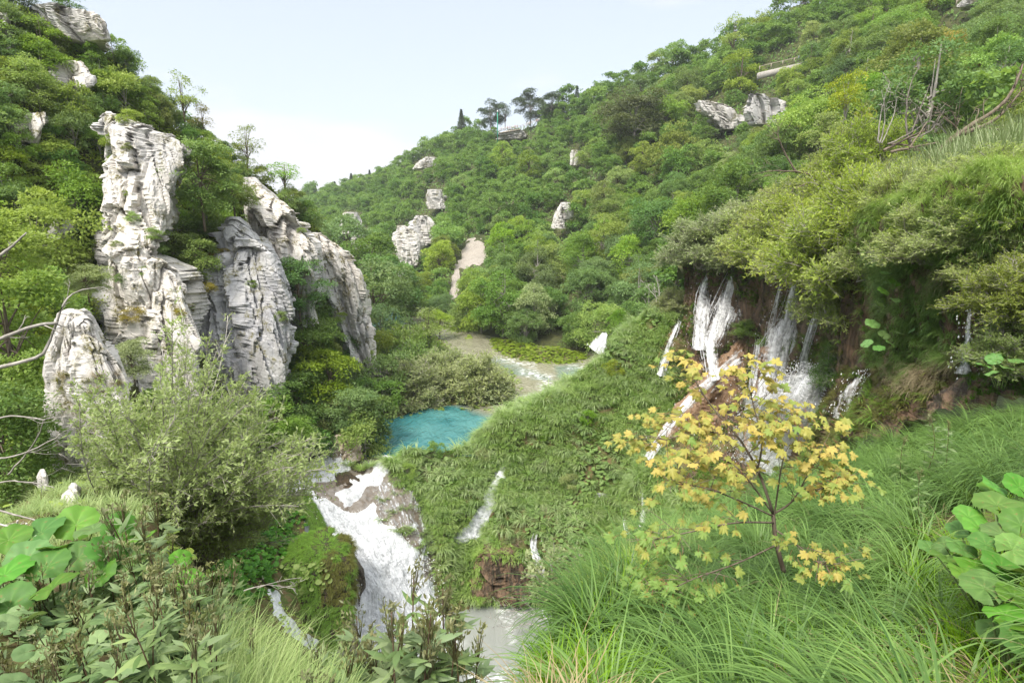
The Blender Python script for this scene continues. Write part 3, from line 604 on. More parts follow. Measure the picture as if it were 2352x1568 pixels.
for k, (x, y, w, h, Yd, lab) in enumerate([(100, 1105, 22, 34, 11.5, 'small white rock on the grassy spur below the pinnacle, upper left one'), (165, 1155, 34, 30, 9, 'white rock on the grassy spur just above the big left leaves'), (172, 1130, 24, 18, 10, 'white stone on the grassy spur, middle one')]):
    rock('stone', lab, [(y - h / 2, x - w * .3, x + w * .25, Yd), (y, x - w * .6, x + w * .6, Yd), (y + h / 2, x - w * .6, x + w * .5, Yd)], M_limen, .2, .12, 60 + k, (40, 50), fr=3, mask=False)
# ---------------------------------------------------------------- plants
def tree_mesh(r, h, cr, cb, nl, sprays, leaves, ls, sr, flat_=.75, up=.8, aspect=.55, trunk_r=.16, limbs=True, kind='rhomb', hollow=.5):
    cz, vr = h * (cb + 1) / 2, h * (1 - cb) / 2
    d = rvec(nl, r); d[:, 2] = d[:, 2] * .9 + .1
    C = d * A([cr, cr, vr]) * r.uniform(.42, .95, nl)[:, None] + A([0, 0, cz])
    ra_ = r.random(5) * 6.28 + np.arange(5) * 1.256
    C = np.concatenate([C, [[0, 0, cz + vr * .55]], np.stack([np.cos(ra_) * cr * .5, np.sin(ra_) * cr * .5, h * (cb + r.uniform(.14, .32, 5))], 1)]); nl += 6
    lr = cr * r.uniform(.28, .56, nl)
    k = np.repeat(np.arange(nl), sprays)
    dd = rvec(len(k), r); dd[:, 2] = np.where(dd[:, 2] < -.35, -dd[:, 2], dd[:, 2])
    p = C[k] + dd * lr[k][:, None] * r.uniform(.72, 1.06, len(k))[:, None] * A([1, 1, flat_])
    e = np.linalg.norm((p - A([0, 0, cz])) / A([cr, cr, vr]), axis=1)
    ok = e > hollow; p, dd = p[ok], dd[ok]; n = len(p)
    N = nrm(dd * .55 + UP * up + r.normal(size=(n, 3)) * .3)
    tint = np.clip(r.normal(.5, .22, n), 0, 1)
    j = np.repeat(np.arange(n), leaves); m = len(j)
    t1 = nrm(np.cross(N, A([.3, .8, .2]))); t2 = np.cross(N, t1)
    a = r.random(m) * 2 * PI; rr = sr * np.sqrt(r.random(m))
    off = (np.cos(a) * rr)[:, None] * t1[j] + (np.sin(a) * rr)[:, None] * t2[j]
    U = nrm(off / sr + r.normal(size=(m, 3)) * .45 + dd[j] * .3)
    Nn = nrm(N[j] + r.normal(size=(m, 3)) * .38)
    q = p[j] + off - UP * (rr ** 2 / sr * .35)[:, None] + N[j] * r.normal(0, .12 * sr, m)[:, None]
    L = ls * r.uniform(.7, 1.25, m)
    leaf = cards(q, U, Nn, L, L * aspect, np.clip(tint[j] + r.normal(0, .12, m), 0, 1), kind=kind)
    lean = r.normal(0, .03, 2) * h
    tp = A([[0, 0, -.5], [lean[0] * .3, lean[1] * .3, h * .3], [lean[0], lean[1], h * .62], [lean[0], lean[1], h * .86]])
    w = [tube(crv(tp, 9), np.linspace(trunk_r, trunk_r * .2, 9), 6)]
    if limbs:
        for c in C:
            z = r.uniform(.25, .6) * h; s = A([lean[0] * z / h, lean[1] * z / h, z])
            w.append(tube(bez(s, (s + c) / 2 + UP * .08 * h, c, 6), np.linspace(trunk_r * .45, trunk_r * .1, 6), 4))
    wv, wt, _ = join(w)
    return (wv, wt), leaf
def shrub_mesh(r, targets, r0, twigs, tl, lpt, L, W, base_r=.1, bend=.2, kind='rhomb', tdir=.6, up=.35, start=.3, droop=.1, tw_r=.006):
    wood, TA, TB, TN = [], [], [], []
    for t in targets:
        b = A([r.normal(0, base_r), r.normal(0, base_r), -.15])
        c = (b + t) * .5 + UP * bend * np.linalg.norm(t) + r.normal(0, .08, 3) * np.linalg.norm(t)
        q = bez(b, c, t, 10); wood.append(tube(q, np.linspace(r0 * r.uniform(.6, 1), tw_r * 1.2, 10), 5))
        s = start + (1 - start) * r.random(twigs) ** .8
        x = s * 9; i = np.minimum(x.astype(int), 8); f = (x - i)[:, None]
        a = q[i] * (1 - f) + q[i + 1] * f; tg = nrm(q[i + 1] - q[i])
        d = nrm(tg * tdir + rvec(twigs, r) * .8 + UP * up)
        l = tl * r.uniform(.45, 1.2, twigs)[:, None]
        TA.append(a); TB.append(a + d * l - UP * droop * l)
    Aa, B = np.concatenate(TA), np.concatenate(TB)
    wood.append(sticks(Aa, B, tw_r, tw_r * .5))
    j = np.repeat(np.arange(len(Aa)), lpt); m = len(j)
    s = r.uniform(.12, 1.02, m)[:, None]
    d = nrm(B - Aa)[j]
    pos = Aa[j] * (1 - s) + B[j] * s
    U = nrm(d * .7 + rvec(m, r) * .75); N = nrm(UP * .9 + rvec(m, r) * .75)
    tint = np.clip(r.normal(.5, .2, len(Aa))[j] + r.normal(0, .14, m), 0, 1)
    l = L * r.uniform(.6, 1.2, m)
    leaf = cards(pos, U, N, l, l * W / L, tint, kind=kind)
    wv, wt, _ = join(wood)
    return (wv, wt), leaf
def proto(name, wood, leaf, mleaf, mwood, wname='trunk', lname='crown'):
    return (name, mesh(wname, wood[0], wood[1], mats=[mwood]), mesh(lname, leaf[0], leaf[1], leaf[2], mats=[mleaf]), wname, lname)
def put(pr, loc, s, rz, label, cat, group=None, mat=None, name=None, sz=None, tilt=None):
    o = empty(name or pr[0], loc, label, cat, group, rz, s)
    if sz: o.scale = (s, s, s * sz)
    if tilt: o.rotation_euler = (tilt[0], tilt[1], rz)
    for me, n in ((pr[1], pr[3]), (pr[2], pr[4])):
        c = link(n, me, o)
        if mat and n == pr[4]:
            c.material_slots[0].link = 'OBJECT'; c.material_slots[0].material = mat
    return o
def single(name, wood, leaf, mats):
    V, T, t = join([leaf, (wood[0], wood[1])])
    return mesh(name, V, T, t, mats, np.r_[np.zeros(len(leaf[1])), np.ones(len(wood[1]))])
def blocked(px, py, hp, mg=0):
    b = np.zeros(len(px), bool)
    for poly in ROCKPOLY:
        for f in (.1, .45, .8):
            b |= inpoly(px, py - hp * f, poly) > -2 - mg * hp
    return b
def spaced(p, d, order=None):
    keep, acc = [], np.zeros((0, 3))
    buf = np.zeros((len(p), 3)); k = 0; d = np.broadcast_to(d, len(p))
    for i in range(len(p)):
        if k == 0 or ((buf[:k] - p[i]) ** 2).sum(1).min() > d[i] ** 2:
            buf[k] = p[i]; k += 1; keep.append(i)
    return A(keep)

# --- the wooded hill on the right
r1 = np.random.default_rng(101)
FAR = [single('broadleaf_tree', *tree_mesh(r1, hh, cc, .05, nn_, 22, 22, .29, .52, aspect=.58), [M_forest, M_bark]) for hh, cc, nn_ in ((8, 3.4, 13), (9.5, 2.9, 14), (7, 4.2, 15), (8.5, 3.6, 18), (10, 3.3, 16), (6.5, 3.4, 11), (8, 3.0, 9))]
MID = [proto('broadleaf_tree', *tree_mesh(r1, hh, cc, .03, nn_, 28, 28, .225, .5, aspect=.55), M_forest, M_barkg) for hh, cc, nn_ in ((8, 3.3, 15), (9.5, 3.0, 17), (7.4, 3.9, 18), (8.5, 3.4, 13), (9, 3.6, 20), (7, 3.2, 12))]
LOW = [tree_mesh(r1, hh, cc, .05, 11, 11, 14, .52, .6, aspect=.6, limbs=False)[1] for hh, cc in ((8, 3.5), (9.5, 3.0), (7, 4.0), (8.5, 3.5), (6.5, 3.3))]
nu_, nv_ = 200, 130
vis_rows = (hr.T[:, 0] // nu_) < nv_ * .77
cand, _ = sample(hr.V, hr.T[vis_rows], 9000, r1)
px, py = proj(cand)
h_ = 8 * np.clip(r1.lognormal(-.08, .27, len(cand)), .5, 1.6); h_ = np.where(cand[:, 1] < 110, h_ * 1.12, h_)
hp = h_ * FPX / np.maximum(cand[:, 1], 5)
top = np.interp(px, [500, 720, 870, 900], [300, 420, 700, 2000]); 
occ_r = np.interp(px, [1500, 1560, 1700, 1850, 2000, 2352, 2600], [740, 600, 560, 500, 430, 390, 340])
ok = (px > 690) & (px < 2480) & (py > -160) & (py - hp * .9 < occ_r) & ~((px < 880) & (py - hp > np.interp(px, [690, 760, 860], [470, 560, 800])))
PATHZ = [(1735, 128), (1850, 108), (1850, 150), (1740, 172)]
DECK = [(1138, 262), (1245, 250), (1245, 300), (1138, 314)]
RAIL2 = [(2120, 70), (2215, 60), (2215, 120), (2120, 140)]
RAIL3 = [(2180, -20), (2245, -20), (2245, 22), (2180, 40)]
bl = blocked(px, py, hp, .2)
for q in (PATHZ, DECK, RAIL2, RAIL3):
    for f in (.15, .5, .85): bl |= inpoly(px, py - hp * f, q) > -3
ok &= ~bl
cand, h_, px, py = cand[ok], h_[ok], px[ok], py[ok]
k = spaced(cand, np.where(cand[:, 1] < 110, 4.4, 5.0) * (h_ / 8) ** .7); cand, h_, px, py = cand[k], h_[k], px[k], py[k]
size = h_ / cand[:, 1] * np.where((py - h_ * FPX / cand[:, 1] * .7 < np.interp(px, [1500, 1560, 1700, 1850, 2000, 2352], [740, 590, 520, 440, 360, 320])) & (px < 2352) & (px > 720), 1, .01)
order = np.argsort(-size)
ind, rest = order[:205], order[205:]
TM = [M_forest] * 5 + [M_left] * 3 + [M_forest_dark] * 3 + [M_fresh] * 2 + [M_grey]
def zone(x, y, Y):
    if x > 1850: return ('broadleaf tree high on the right hillside above the reeds and bleached dead trees', 'trees above the reeds')
    if x > 1530: return ('broadleaf tree on the right hillside between the stone path wall and the waterfall shrubs', 'trees over the waterfall shrubs')
    if Y < 118 and x > 1100: return ('dark broadleaf tree at the shady foot of the right hill beside the river bend', 'trees at the foot of the right hill')
    if x < 1110: return ('broadleaf tree on the lower right hill around the white crags and the scree patch', 'trees around the white crags')
    return ('broadleaf tree in the middle of the right hillside below the viewing platform', 'trees on the middle slope')
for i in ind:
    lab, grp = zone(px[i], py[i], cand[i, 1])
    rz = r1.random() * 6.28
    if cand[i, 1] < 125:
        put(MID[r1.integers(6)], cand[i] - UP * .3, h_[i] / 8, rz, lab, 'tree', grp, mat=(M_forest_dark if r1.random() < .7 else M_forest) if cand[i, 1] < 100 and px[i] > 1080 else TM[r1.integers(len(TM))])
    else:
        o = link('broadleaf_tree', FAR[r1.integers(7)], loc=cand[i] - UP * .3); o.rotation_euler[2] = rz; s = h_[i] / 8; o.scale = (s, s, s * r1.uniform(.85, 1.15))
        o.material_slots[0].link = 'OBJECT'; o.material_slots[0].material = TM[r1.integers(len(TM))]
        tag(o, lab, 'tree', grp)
parts = []
for i in rest:
    V, T, t = LOW[r1.integers(5)]
    a = r1.random() * 6.28; s = h_[i] / 8; c, q = math.cos(a), math.sin(a)
    V2 = np.stack([V[:, 0] * c - V[:, 1] * q, V[:, 0] * q + V[:, 1] * c, V[:, 2] * r1.uniform(.85, 1.15)], -1) * s + cand[i]
    parts.append((V2, T, np.clip(t + r1.normal(0, .3), -.3, 1.4)))
fo = link('forest', mesh('forest', *join(parts), mats=[M_forest])); tag(fo, 'dense broadleaf forest filling the upper right hillside up to the skyline', 'forest', kind='stuff')
print('right hill trees', len(ind), len(rest))
# understorey leaf mass on the slope between crowns
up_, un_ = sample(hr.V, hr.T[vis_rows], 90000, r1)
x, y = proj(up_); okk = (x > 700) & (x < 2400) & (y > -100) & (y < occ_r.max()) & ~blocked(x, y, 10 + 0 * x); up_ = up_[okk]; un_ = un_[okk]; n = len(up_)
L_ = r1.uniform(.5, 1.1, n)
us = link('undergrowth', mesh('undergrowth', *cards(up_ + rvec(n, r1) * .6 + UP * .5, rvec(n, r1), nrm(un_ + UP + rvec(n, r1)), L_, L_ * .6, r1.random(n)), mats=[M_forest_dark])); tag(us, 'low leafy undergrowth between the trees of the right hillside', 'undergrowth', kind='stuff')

# named trees of the right hill
def hill_tree(prt, px, py, hpx, label, mat=None, name='broadleaf_tree', wide=1.0, cat='tree'):
    Y = float(depth_at(hr, px, py)) - 1; h = hpx * Y / FPX
    o = put(prt, P(px, py, Y), h / 8, r1.random() * 6, label, cat, mat=mat, name=name); o.scale = (h / 8 * wide, h / 8 * wide, h / 8); return o
CONIF = []
for k in range(2):
    n = 2600; z = r1.random(n) ** 1.2; a = r1.random(n) * 6.28; rad = (1 - z) * 1.9 * (.55 + .45 * np.sqrt(r1.random(n))) * (.75 + .25 * np.sin(z * 60))
    q = np.stack([np.cos(a) * rad, np.sin(a) * rad, .8 + z * 7.2], -1); U = nrm(np.stack([np.cos(a), np.sin(a), -.35 + 0 * a], -1) + r1.normal(size=(n, 3)) * .2)
    CONIF.append(proto('conifer', tube([[0, 0, -.5], [0, 0, 4], [0, 0, 7.9]], [.16, .1, .02]), cards(q, U, nrm(UP + r1.normal(size=(n, 3)) * .3), .55, .2, r1.random(n)), M_conifer, M_bark))
hill_tree(MID[0], 1218, 285, 66, 'big dark round tree on the ridge right above the viewing platform', M_conifer, wide=1.25)
hill_tree(MID[3], 1265, 272, 54, 'dark broad tree on the ridge just right of the tree over the platform', M_conifer, wide=1.5)
hill_tree(MID[1], 1128, 302, 62, 'dark bushy tree on the ridge directly left of the green pole', M_conifer, wide=1.1)
SPARSE = [proto('sparse_tree', *tree_mesh(r1, 8, 2.3, .3, 9, 9, 11, .26, .5, aspect=.5, trunk_r=.13, hollow=.2), M_forest_dark, M_bark) for k in range(4)]
hill_tree(SPARSE[1], 1160, 300, 60, 'thin see-through tree on the ridge between green pole and big dark tree', M_conifer, 'sparse_tree')
hill_tree(CONIF[0], 1060, 300, 44, 'small pointed conifer sticking up on the left part of the ridge', name='conifer')
hill_tree(CONIF[1], 1325, 226, 26, 'small dark conifer on the ridge left of the high skyline', name='conifer')
hill_tree(SPARSE[0], 1680, 160, 112, 'tall thin tree with a pale bare trunk rising over the right skyline', M_forest, 'sparse_tree')
hill_tree(MID[2], 1455, 345, 130, 'big rounded olive green tree on the mid right slope', leafmat('olive_leaf', (.07, .085, .015), (.15, .155, .035), .28), wide=1.25)
hill_tree(MID[4], 2150, 190, 100, 'yellowish olive tree high at the upper right', M_ochre, wide=.95)
hill_tree(MID[5], 2250, 215, 78, 'orange tinged tree near the right photo border', leafmat('orange_leaf', (.22, .16, .03), (.38, .24, .05), .3), wide=1.3)
hill_tree(MID[2], 2010, 260, 90, 'yellow green tree left of the olive tree at the upper right', M_fresh, wide=1.1)
put(MID[1], P(1225, 780, 84), 1.0, 1, 'pale grey-green tree leaning over the river at the foot of the dark trees', 'tree', mat=M_grey)
put(MID[3], P(1420, 785, 56), .42, 2, 'fresh green round bush at the top of the grassy tufa slope', 'bush', mat=M_left, name='round_bush')
for k, (x, y, h, lab) in enumerate([(725, 430, 20, 'a'), (770, 424, 18, 'b'), (808, 410, 22, 'c'), (850, 400, 20, 'd')]):
    hill_tree(CONIF[k % 2], x, y + 22, h + 10, 'tiny dark conifer on the far skyline beyond the left hill', name='conifer')['group'] = 'far skyline conifers'

# --- left rocky hill
r2 = np.random.default_rng(202)
LS = [proto('hillside_shrub', *tree_mesh(r2, 4, 1.9 + .4 * r2.random(), .05, 10, 20, 16, .21, .36, aspect=.5, trunk_r=.06, up=.7), M_left, M_barkg) for k in range(7)]
nu2, nv2 = 170, 130
vr2 = (hl.T[:, 0] // nu2) < nv2 * .72
cand, _ = sample(hl.V, hl.T[vr2], 9000, r2)
px, py = proj(cand); h_ = 4 * r2.uniform(.55, 1.25, len(cand)); hp = h_ * FPX / cand[:, 1]
near_ridge = py < np.interp(px, [0, 150, 250, 340, 430, 520, 690, 770, 830], [60, 90, 140, 235, 330, 400, 520, 600, 740]) + 22
h_ = np.where(near_ridge, h_ * .6, h_); hp = h_ * FPX / cand[:, 1]
GREYWALL = [(440, 690), (655, 690), (660, 850), (450, 850)]
ok = (px > -90) & (px < 885) & (py < 1150) & ~blocked(px, py, hp)
ok &= ~((inpoly(px, py, [(225, 560), (680, 560), (660, 860), (220, 860)]) > 0) & (hp > 60))
cand, h_, px, py, hp = cand[ok], h_[ok], px[ok], py[ok], hp[ok]
k = spaced(cand, h_ * .52); cand, h_, px, py = cand[k], h_[k], px[k], py[k]
sz = h_ / cand[:, 1]; o_ = np.argsort(-sz)[:225]
for i in o_:
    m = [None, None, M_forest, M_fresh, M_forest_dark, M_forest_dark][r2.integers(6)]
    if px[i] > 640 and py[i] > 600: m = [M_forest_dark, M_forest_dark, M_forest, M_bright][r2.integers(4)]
    if px[i] < 230: lab, g = 'leafy bush on the steep left slope between photo border and the tall limestone fin', 'bushes left of the fin'
    elif py[i] < 420: lab, g = 'leafy bush on the upper left hill above the limestone cliffs near the skyline', 'bushes above the cliffs'
    elif px[i] < 640: lab, g = 'leafy bush growing on ledges among the limestone cliffs', 'bushes among the cliffs'
    else: lab, g = 'dark leafy bush between the limestone spur and the lake below the cliffs', 'bushes by the lake'
    put(LS[r2.integers(7)], cand[i] - UP * .15, h_[i] / 4, r2.random() * 6.28, lab, 'bush', g, m, sz=r2.uniform(.8, 1.15))
LB = 0
for rk in (rk1, rk2, rk3, rk4, rk5):
    p_, n_ = sample(rk[0], rk[1], 900, r2); x, y = proj(p_)
    k = np.where((n_[:, 2] > .05) & (fbm(p_ * .35, 3, 91) > .02) & ((p_ * -n_).sum(1) > 0))[0]; k = k[spaced(p_[k], 1.3)][:15]
    for i in k:
        h = r2.uniform(.5, 1.5); LB += 1
        put(LS[r2.integers(7)], p_[i] - UP * .15 - n_[i] * .1, h / 4, r2.random() * 6.28, 'small bush rooted in a crack of the bare limestone cliff face', 'bush', 'small bushes rooted in the cliff faces', [None, M_fresh, M_ochre, M_forest][r2.integers(4)], sz=.8)
o_ = o_[:285]
print('left shrubs', len(o_), LB)
up_, un_ = sample(hl.V, hl.T[vr2], 120000, r2)
x, y = proj(up_); okk = (x > -60) & (x < 885) & ~blocked(x, y, 6 + 0 * x); up_, un_ = up_[okk], un_[okk]; n = len(up_); L_ = r2.uniform(.12, .34, n)
us = link('hill_undergrowth', mesh('hill_undergrowth', *cards(up_ + rvec(n, r2) * .2 + un_ * .2, rvec(n, r2), nrm(un_ * .6 + UP + rvec(n, r2) * .8), L_, L_ * .55, r2.random(n)), mats=[M_left])); tag(us, 'low scrub covering the left hill between its bushes', 'scrub', kind='stuff')
LT = [proto('slope_tree', *tree_mesh(r2, 8, 3.0, .04, 16, 28, 20, .25, .48, aspect=.5, trunk_r=.13), M_forest_dark, M_bark) for k in range(4)]
def lt(pr, px, py, Y, hpx, lab, mat=None, wide=1, name='slope_tree', group=None, rz=None):
    h = hpx * Y / FPX; o = put(pr, P(px, py, Y), h / 8, r2.random() * 6 if rz is None else rz, lab, 'tree', group, mat, name); o.scale = (h / 8 * wide, h / 8 * wide, h / 8); return o
lt(SPARSE[0], 428, 305, 57.5, 125, 'slim see-through tree on the left skyline, tallest one above the sloping fin shoulder', M_left, .95, 'sparse_tree')
lt(SPARSE[2], 470, 335, 58.5, 85, 'small half bare tree right next to the tallest skyline tree', M_ochre, 1.0, 'sparse_tree')
lt(SPARSE[3], 570, 405, 60, 110, 'open crowned tree on the skyline between the bare one and the flat topped one', M_left, 1.0, 'sparse_tree')
lt(SPARSE[1], 655, 455, 62, 84, 'wide flat-topped tree standing alone on the low end of the left skyline', M_left, 1.75, 'sparse_tree')
lt(LT[0], 95, 165, 50, 118, 'vivid light green tree near the top of the left hill', M_fresh, 1.25)
lt(LT[1], 30, 60, 51, 75, 'dark grey-green tree in the upper left photo corner', M_conifer, 1.5)
lt(LT[2], 165, 45, 54, 60, 'blue-green tree on the left hill crest right of the corner', M_forest_dark, 1.3)
lt(LT[3], 470, 520, 43, 190, 'dark green tree growing in the hollow between the fin and the grey wall', M_forest_dark, 1.1)
lt(LT[0], 540, 500, 48, 130, 'bright green tree above the peak of the grey wall', M_left, 1.1)
lt(LT[1], 455, 660, 42.3, 130, 'leafy tree overhanging the top left corner of the grey wall', M_forest, 1.3)
lt(LT[2], 350, 590, 40, 70, 'low rounded tree on the ledge at the foot of the fin', M_left, 1.6)
lt(LT[3], 690, 740, 46.8, 150, 'vivid dark green tree in the notch between grey wall and spur', M_bright, 1.2)
lt(LT[0], 700, 860, 47, 150, 'broad tree hanging below the notch left of the spur', M_forest, 1.3)
lt(LT[1], 760, 950, 46, 170, 'broad light tree at the base of the spur above the lake', M_left, 1.2)
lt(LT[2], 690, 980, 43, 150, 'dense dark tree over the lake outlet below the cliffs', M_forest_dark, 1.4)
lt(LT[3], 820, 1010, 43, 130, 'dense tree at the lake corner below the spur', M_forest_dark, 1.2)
lt(LT[0], 640, 1040, 38, 150, 'pale shrubby tree behind the big twiggy bush', M_left, 1.5)
lt(LT[1], 20, 700, 25, 230, 'bright leafy tree at the left border beneath the hill', M_fresh, 1.3)
lt(LT[2], 40, 930, 18, 330, 'large leafy tree at the left border behind the dead branches', M_left, 1.1)
lt(LT[3], 30, 1170, 13, 330, 'deep shaded leafy tree at the left border beside the pinnacle', M_forest_dark, 1.0)
lt(LT[0], 205, 690, 26, 90, 'grey-leaved tree just above the pinnacle', M_grey, 1.4)
lt(LT[1], 310, 880, 26, 110, 'loose pale tree right behind the pinnacle', M_grey, 1.1)
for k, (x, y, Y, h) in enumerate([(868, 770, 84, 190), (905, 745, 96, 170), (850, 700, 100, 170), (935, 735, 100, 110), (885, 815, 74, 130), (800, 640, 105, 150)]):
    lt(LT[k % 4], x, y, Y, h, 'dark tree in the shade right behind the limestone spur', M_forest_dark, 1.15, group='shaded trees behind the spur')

# --- river banks and islets
def bank(name, poly, rise, mat, n=26, seed=0):
    q = PZ([p[0] for p in poly], [p[1] for p in poly], ZL)[:, :2]; q = crv(np.concatenate([q, q[:1]]), 90)[:-1]
    c = q.mean(0); f = np.linspace(0, 1, n)
    V = []
    for t in f:
        xy = c + (q - c) * (t * 1.06); z = ZL - .25 + (rise + .25) * (1 - t ** 3)
        V.append(np.concatenate([xy, np.full((len(q), 1), z)], 1))
    V = A(V); V[..., 2] += .18 * fbm(V * .8, 3, seed) * (1 - f[:, None] ** 4)
    m = len(q); I = np.arange(n * m).reshape(n, m); J = np.roll(I, -1, 1)
    T = np.concatenate([np.stack([I[:-1].ravel(), J[:-1].ravel(), J[1:].ravel()], 1), np.stack([I[:-1].ravel(), J[1:].ravel(), I[1:].ravel()], 1)])
    V = V.reshape(-1, 3); o = link(name, mesh(name, V, T, mats=[mat])); o['kind'] = 'structure'; return V, T
B1 = bank('river_bank', [(868, 965), (900, 968), (960, 945), (1060, 935), (1125, 935), (1190, 912), (1165, 850), (1060, 812), (1010, 770), (960, 745), (900, 760), (850, 850)], .7, M_bank, seed=1)
B2 = bank('river_bank', [(1130, 800), (1170, 822), (1250, 835), (1330, 832), (1345, 815), (1240, 800), (1130, 780)], .6, M_bank, seed=2)
B3 = bank('river_bank', [(1015, 748), (1050, 768), (1090, 758), (1140, 762), (1160, 745), (1060, 730)], .4, M_bank, seed=3)
B4 = bank('river_bank', [(1060, 778), (1075, 783), (1088, 779), (1075, 772)], .25, M_bank, seed=4)
r3 = np.random.default_rng(303)
def env(r, n, rx, rz, lo=.1, fl=.0):
    d = rvec(n, r); d[:, 2] = np.abs(d[:, 2]) * (1 - lo) + lo
    return d * A([rx, rx, rz]) * r.uniform(.7, 1.05, n)[:, None] + UP * fl
WIL = [proto('willow_bush', *shrub_mesh(r3, env(r3, 60, 1.5, 2.6), .03, 30, .55, 9, .15, .045, .2, .15), M_willow, M_barkg, 'stems', 'foliage') for k in range(4)]
WILF = [proto('willow_bush', *shrub_mesh(r3, env(r3, 60, 1.7, 2.6), .03, 22, .6, 6, .24, .085, .25, .12), M_grey, M_barkg, 'stems', 'foliage') for k in range(3)]
def at(pr, px, py, Y, hpx, lab, cat='bush', mat=None, wide=1, h0=2.6, group=None, name=None, tilt=None, rz=None):
    """px,py = foot of the plant"""
    h = hpx * Y / FPX / h0; o = put(pr, P(px, py, Y), h, r3.random() * 6 if rz is None else rz, lab, cat, group, mat, name, tilt=tilt); o.scale = (h * wide, h * wide, h); return o
for k, (x, y, Y, h, w, m) in enumerate([(905, 945, 53.5, 80, 1.2, M_grey), (950, 930, 55, 100, 1.2, M_grey), (1000, 925, 56, 105, 1.1, M_grey), (1060, 925, 56.5, 100, 1.3, M_grey), (1100, 915, 57, 105, 1.3, M_grey), (1125, 925, 56, 70, 1.5, M_grey),
        (1020, 880, 62, 90, 1.2, M_grey), (960, 870, 64, 100, 1.1, M_left), (900, 890, 62, 120, 1.0, M_forest_dark), (1085, 860, 64, 60, 1.4, M_grey), (920, 830, 70, 100, 1.2, M_forest), (975, 830, 70, 70, 1.2, M_left), (880, 920, 57, 70, 1.2, M_left), (1155, 905, 58, 32, 1.4, M_fresh)]):
    at((WILF + WIL)[(k * 3) % 7], x, y, Y, h * r3.uniform(.7, 1.25), 'rounded grey-green willow bush on the low point between the lake and the river', 'bush', m, w, group='willow bushes on the lake point')
lt(SPARSE[2], 988, 815, 71, 110, 'slender feathery tree beside the river, tallest on the low point', M_left, 1.3, 'slender_tree')
lt(LT[1], 1010, 770, 85, 60, 'small leafy tree at the far river bank left of the islets', M_left, 1.5)
BB = []
def butter_mesh(r, rad=1.0, seg=43):
    a = np.linspace(.10, 2 * PI - .10, seg) - PI / 2
    vein = (np.abs(np.cos(np.linspace(0, PI * 7, seg))) ** 6)
    rr = rad * .5 * (1 + .035 * np.cos(np.linspace(0, 2 * PI * 14, seg)) + r.normal(0, .008, seg)) * (1 + .12 * np.cos(a + PI / 2 + PI))
    rings, tn = [], []
    w1, w2 = r.uniform(0, 6, 2)
    for f in (.03, .2, .4, .6, .8, .93, 1.0):
        z = .16 * f * rad - .30 * rad * max(0, f - .5) ** 1.3 - .03 * rad * vein * f + .045 * rad * np.sin(a * 3 + w1) * f ** 2 + .03 * rad * np.sin(a * 5 + w2) * f ** 2
        rings.append(np.stack([np.cos(a) * rr * f, np.sin(a) * rr * f, z], -1))
        tn.append(.30 + .38 * vein * (1 - .55 * f) + r.normal(0, .03, seg))
    V = A(rings); n, m = V.shape[:2]; I = np.arange(n * m).reshape(n, m)
    T = np.concatenate([np.stack([I[:-1, :-1].ravel(), I[1:, :-1].ravel(), I[1:, 1:].ravel()], 1), np.stack([I[:-1, :-1].ravel(), I[1:, 1:].ravel(), I[:-1, 1:].ravel()], 1)])
    return V.reshape(-1, 3), T, A(tn).ravel()
def butter_low(r):
    V, T, t = butter_mesh(r, 1.0, 13); return V, T, t
BLEAF = [butter_mesh(r3) for k in range(5)]
BLM = [mesh('leaf', *b, mats=[M_butter]) for b in BLEAF]; BLEAF = [butter_low(r3) for k in range(5)]
def leaf_cover(name, label, V, T, n, size, mat, lift=.25, dens=None, mask=None, r=r3, var=.4, face=.6):
    p, nn = sample(V, T, n, r, dens or (None if mask is None else (lambda q: mask(*proj(q), q) * 1.0)))
    n = len(p); out = []
    for j in range(5):
        i = np.arange(j, n, 5); V0, T0, t0 = BLEAF[j]
        V0 = V0[22 * 1:] if False else V0
        s = size * r.uniform(1 - var, 1 + var, len(i)); a = r.random(len(i)) * 6.28
        N = nrm(nn[i] * face + UP + r.normal(size=(len(i), 3)) * .35); t1 = nrm(np.cross(N, np.stack([np.cos(a), np.sin(a), 0 * a], -1))); t2 = np.cross(N, t1)
        pos = p[i] + nn[i] * (lift * r.uniform(.3, 1.1, len(i)))[:, None]
        W = pos[:, None] + s[:, None, None] * (V0[None, :, :1] * t1[:, None] + V0[None, :, 1:2] * t2[:, None] + V0[None, :, 2:] * N[:, None])
        TT = (T0[None] + (np.arange(len(i)) * len(V0))[:, None, None]).reshape(-1, 3)
        out.append((W.reshape(-1, 3), TT, (t0[None] + r.normal(0, .2, len(i))[:, None]).ravel()))
    o = link(name, mesh(name, *join(out), mats=[mat])); return tag(o, label, 'ground cover', kind='stuff')
leaf_cover('bank_plants', 'leafy plants covering the far river bank below the dark trees', B2[0], B2[1], 1700, .36, M_left, .35, var=.6)
leaf_cover('islet_plants', 'leafy plants on the small river islets', np.concatenate([B3[0], B4[0]]), np.concatenate([B3[1], B4[1] + len(B3[0])]), 420, .6, M_fresh, .4)
leaf_cover('shore_plants', 'low leafy plants under the willow bushes on the lake point', B1[0], B1[1], 1500, .35, M_left, .3)

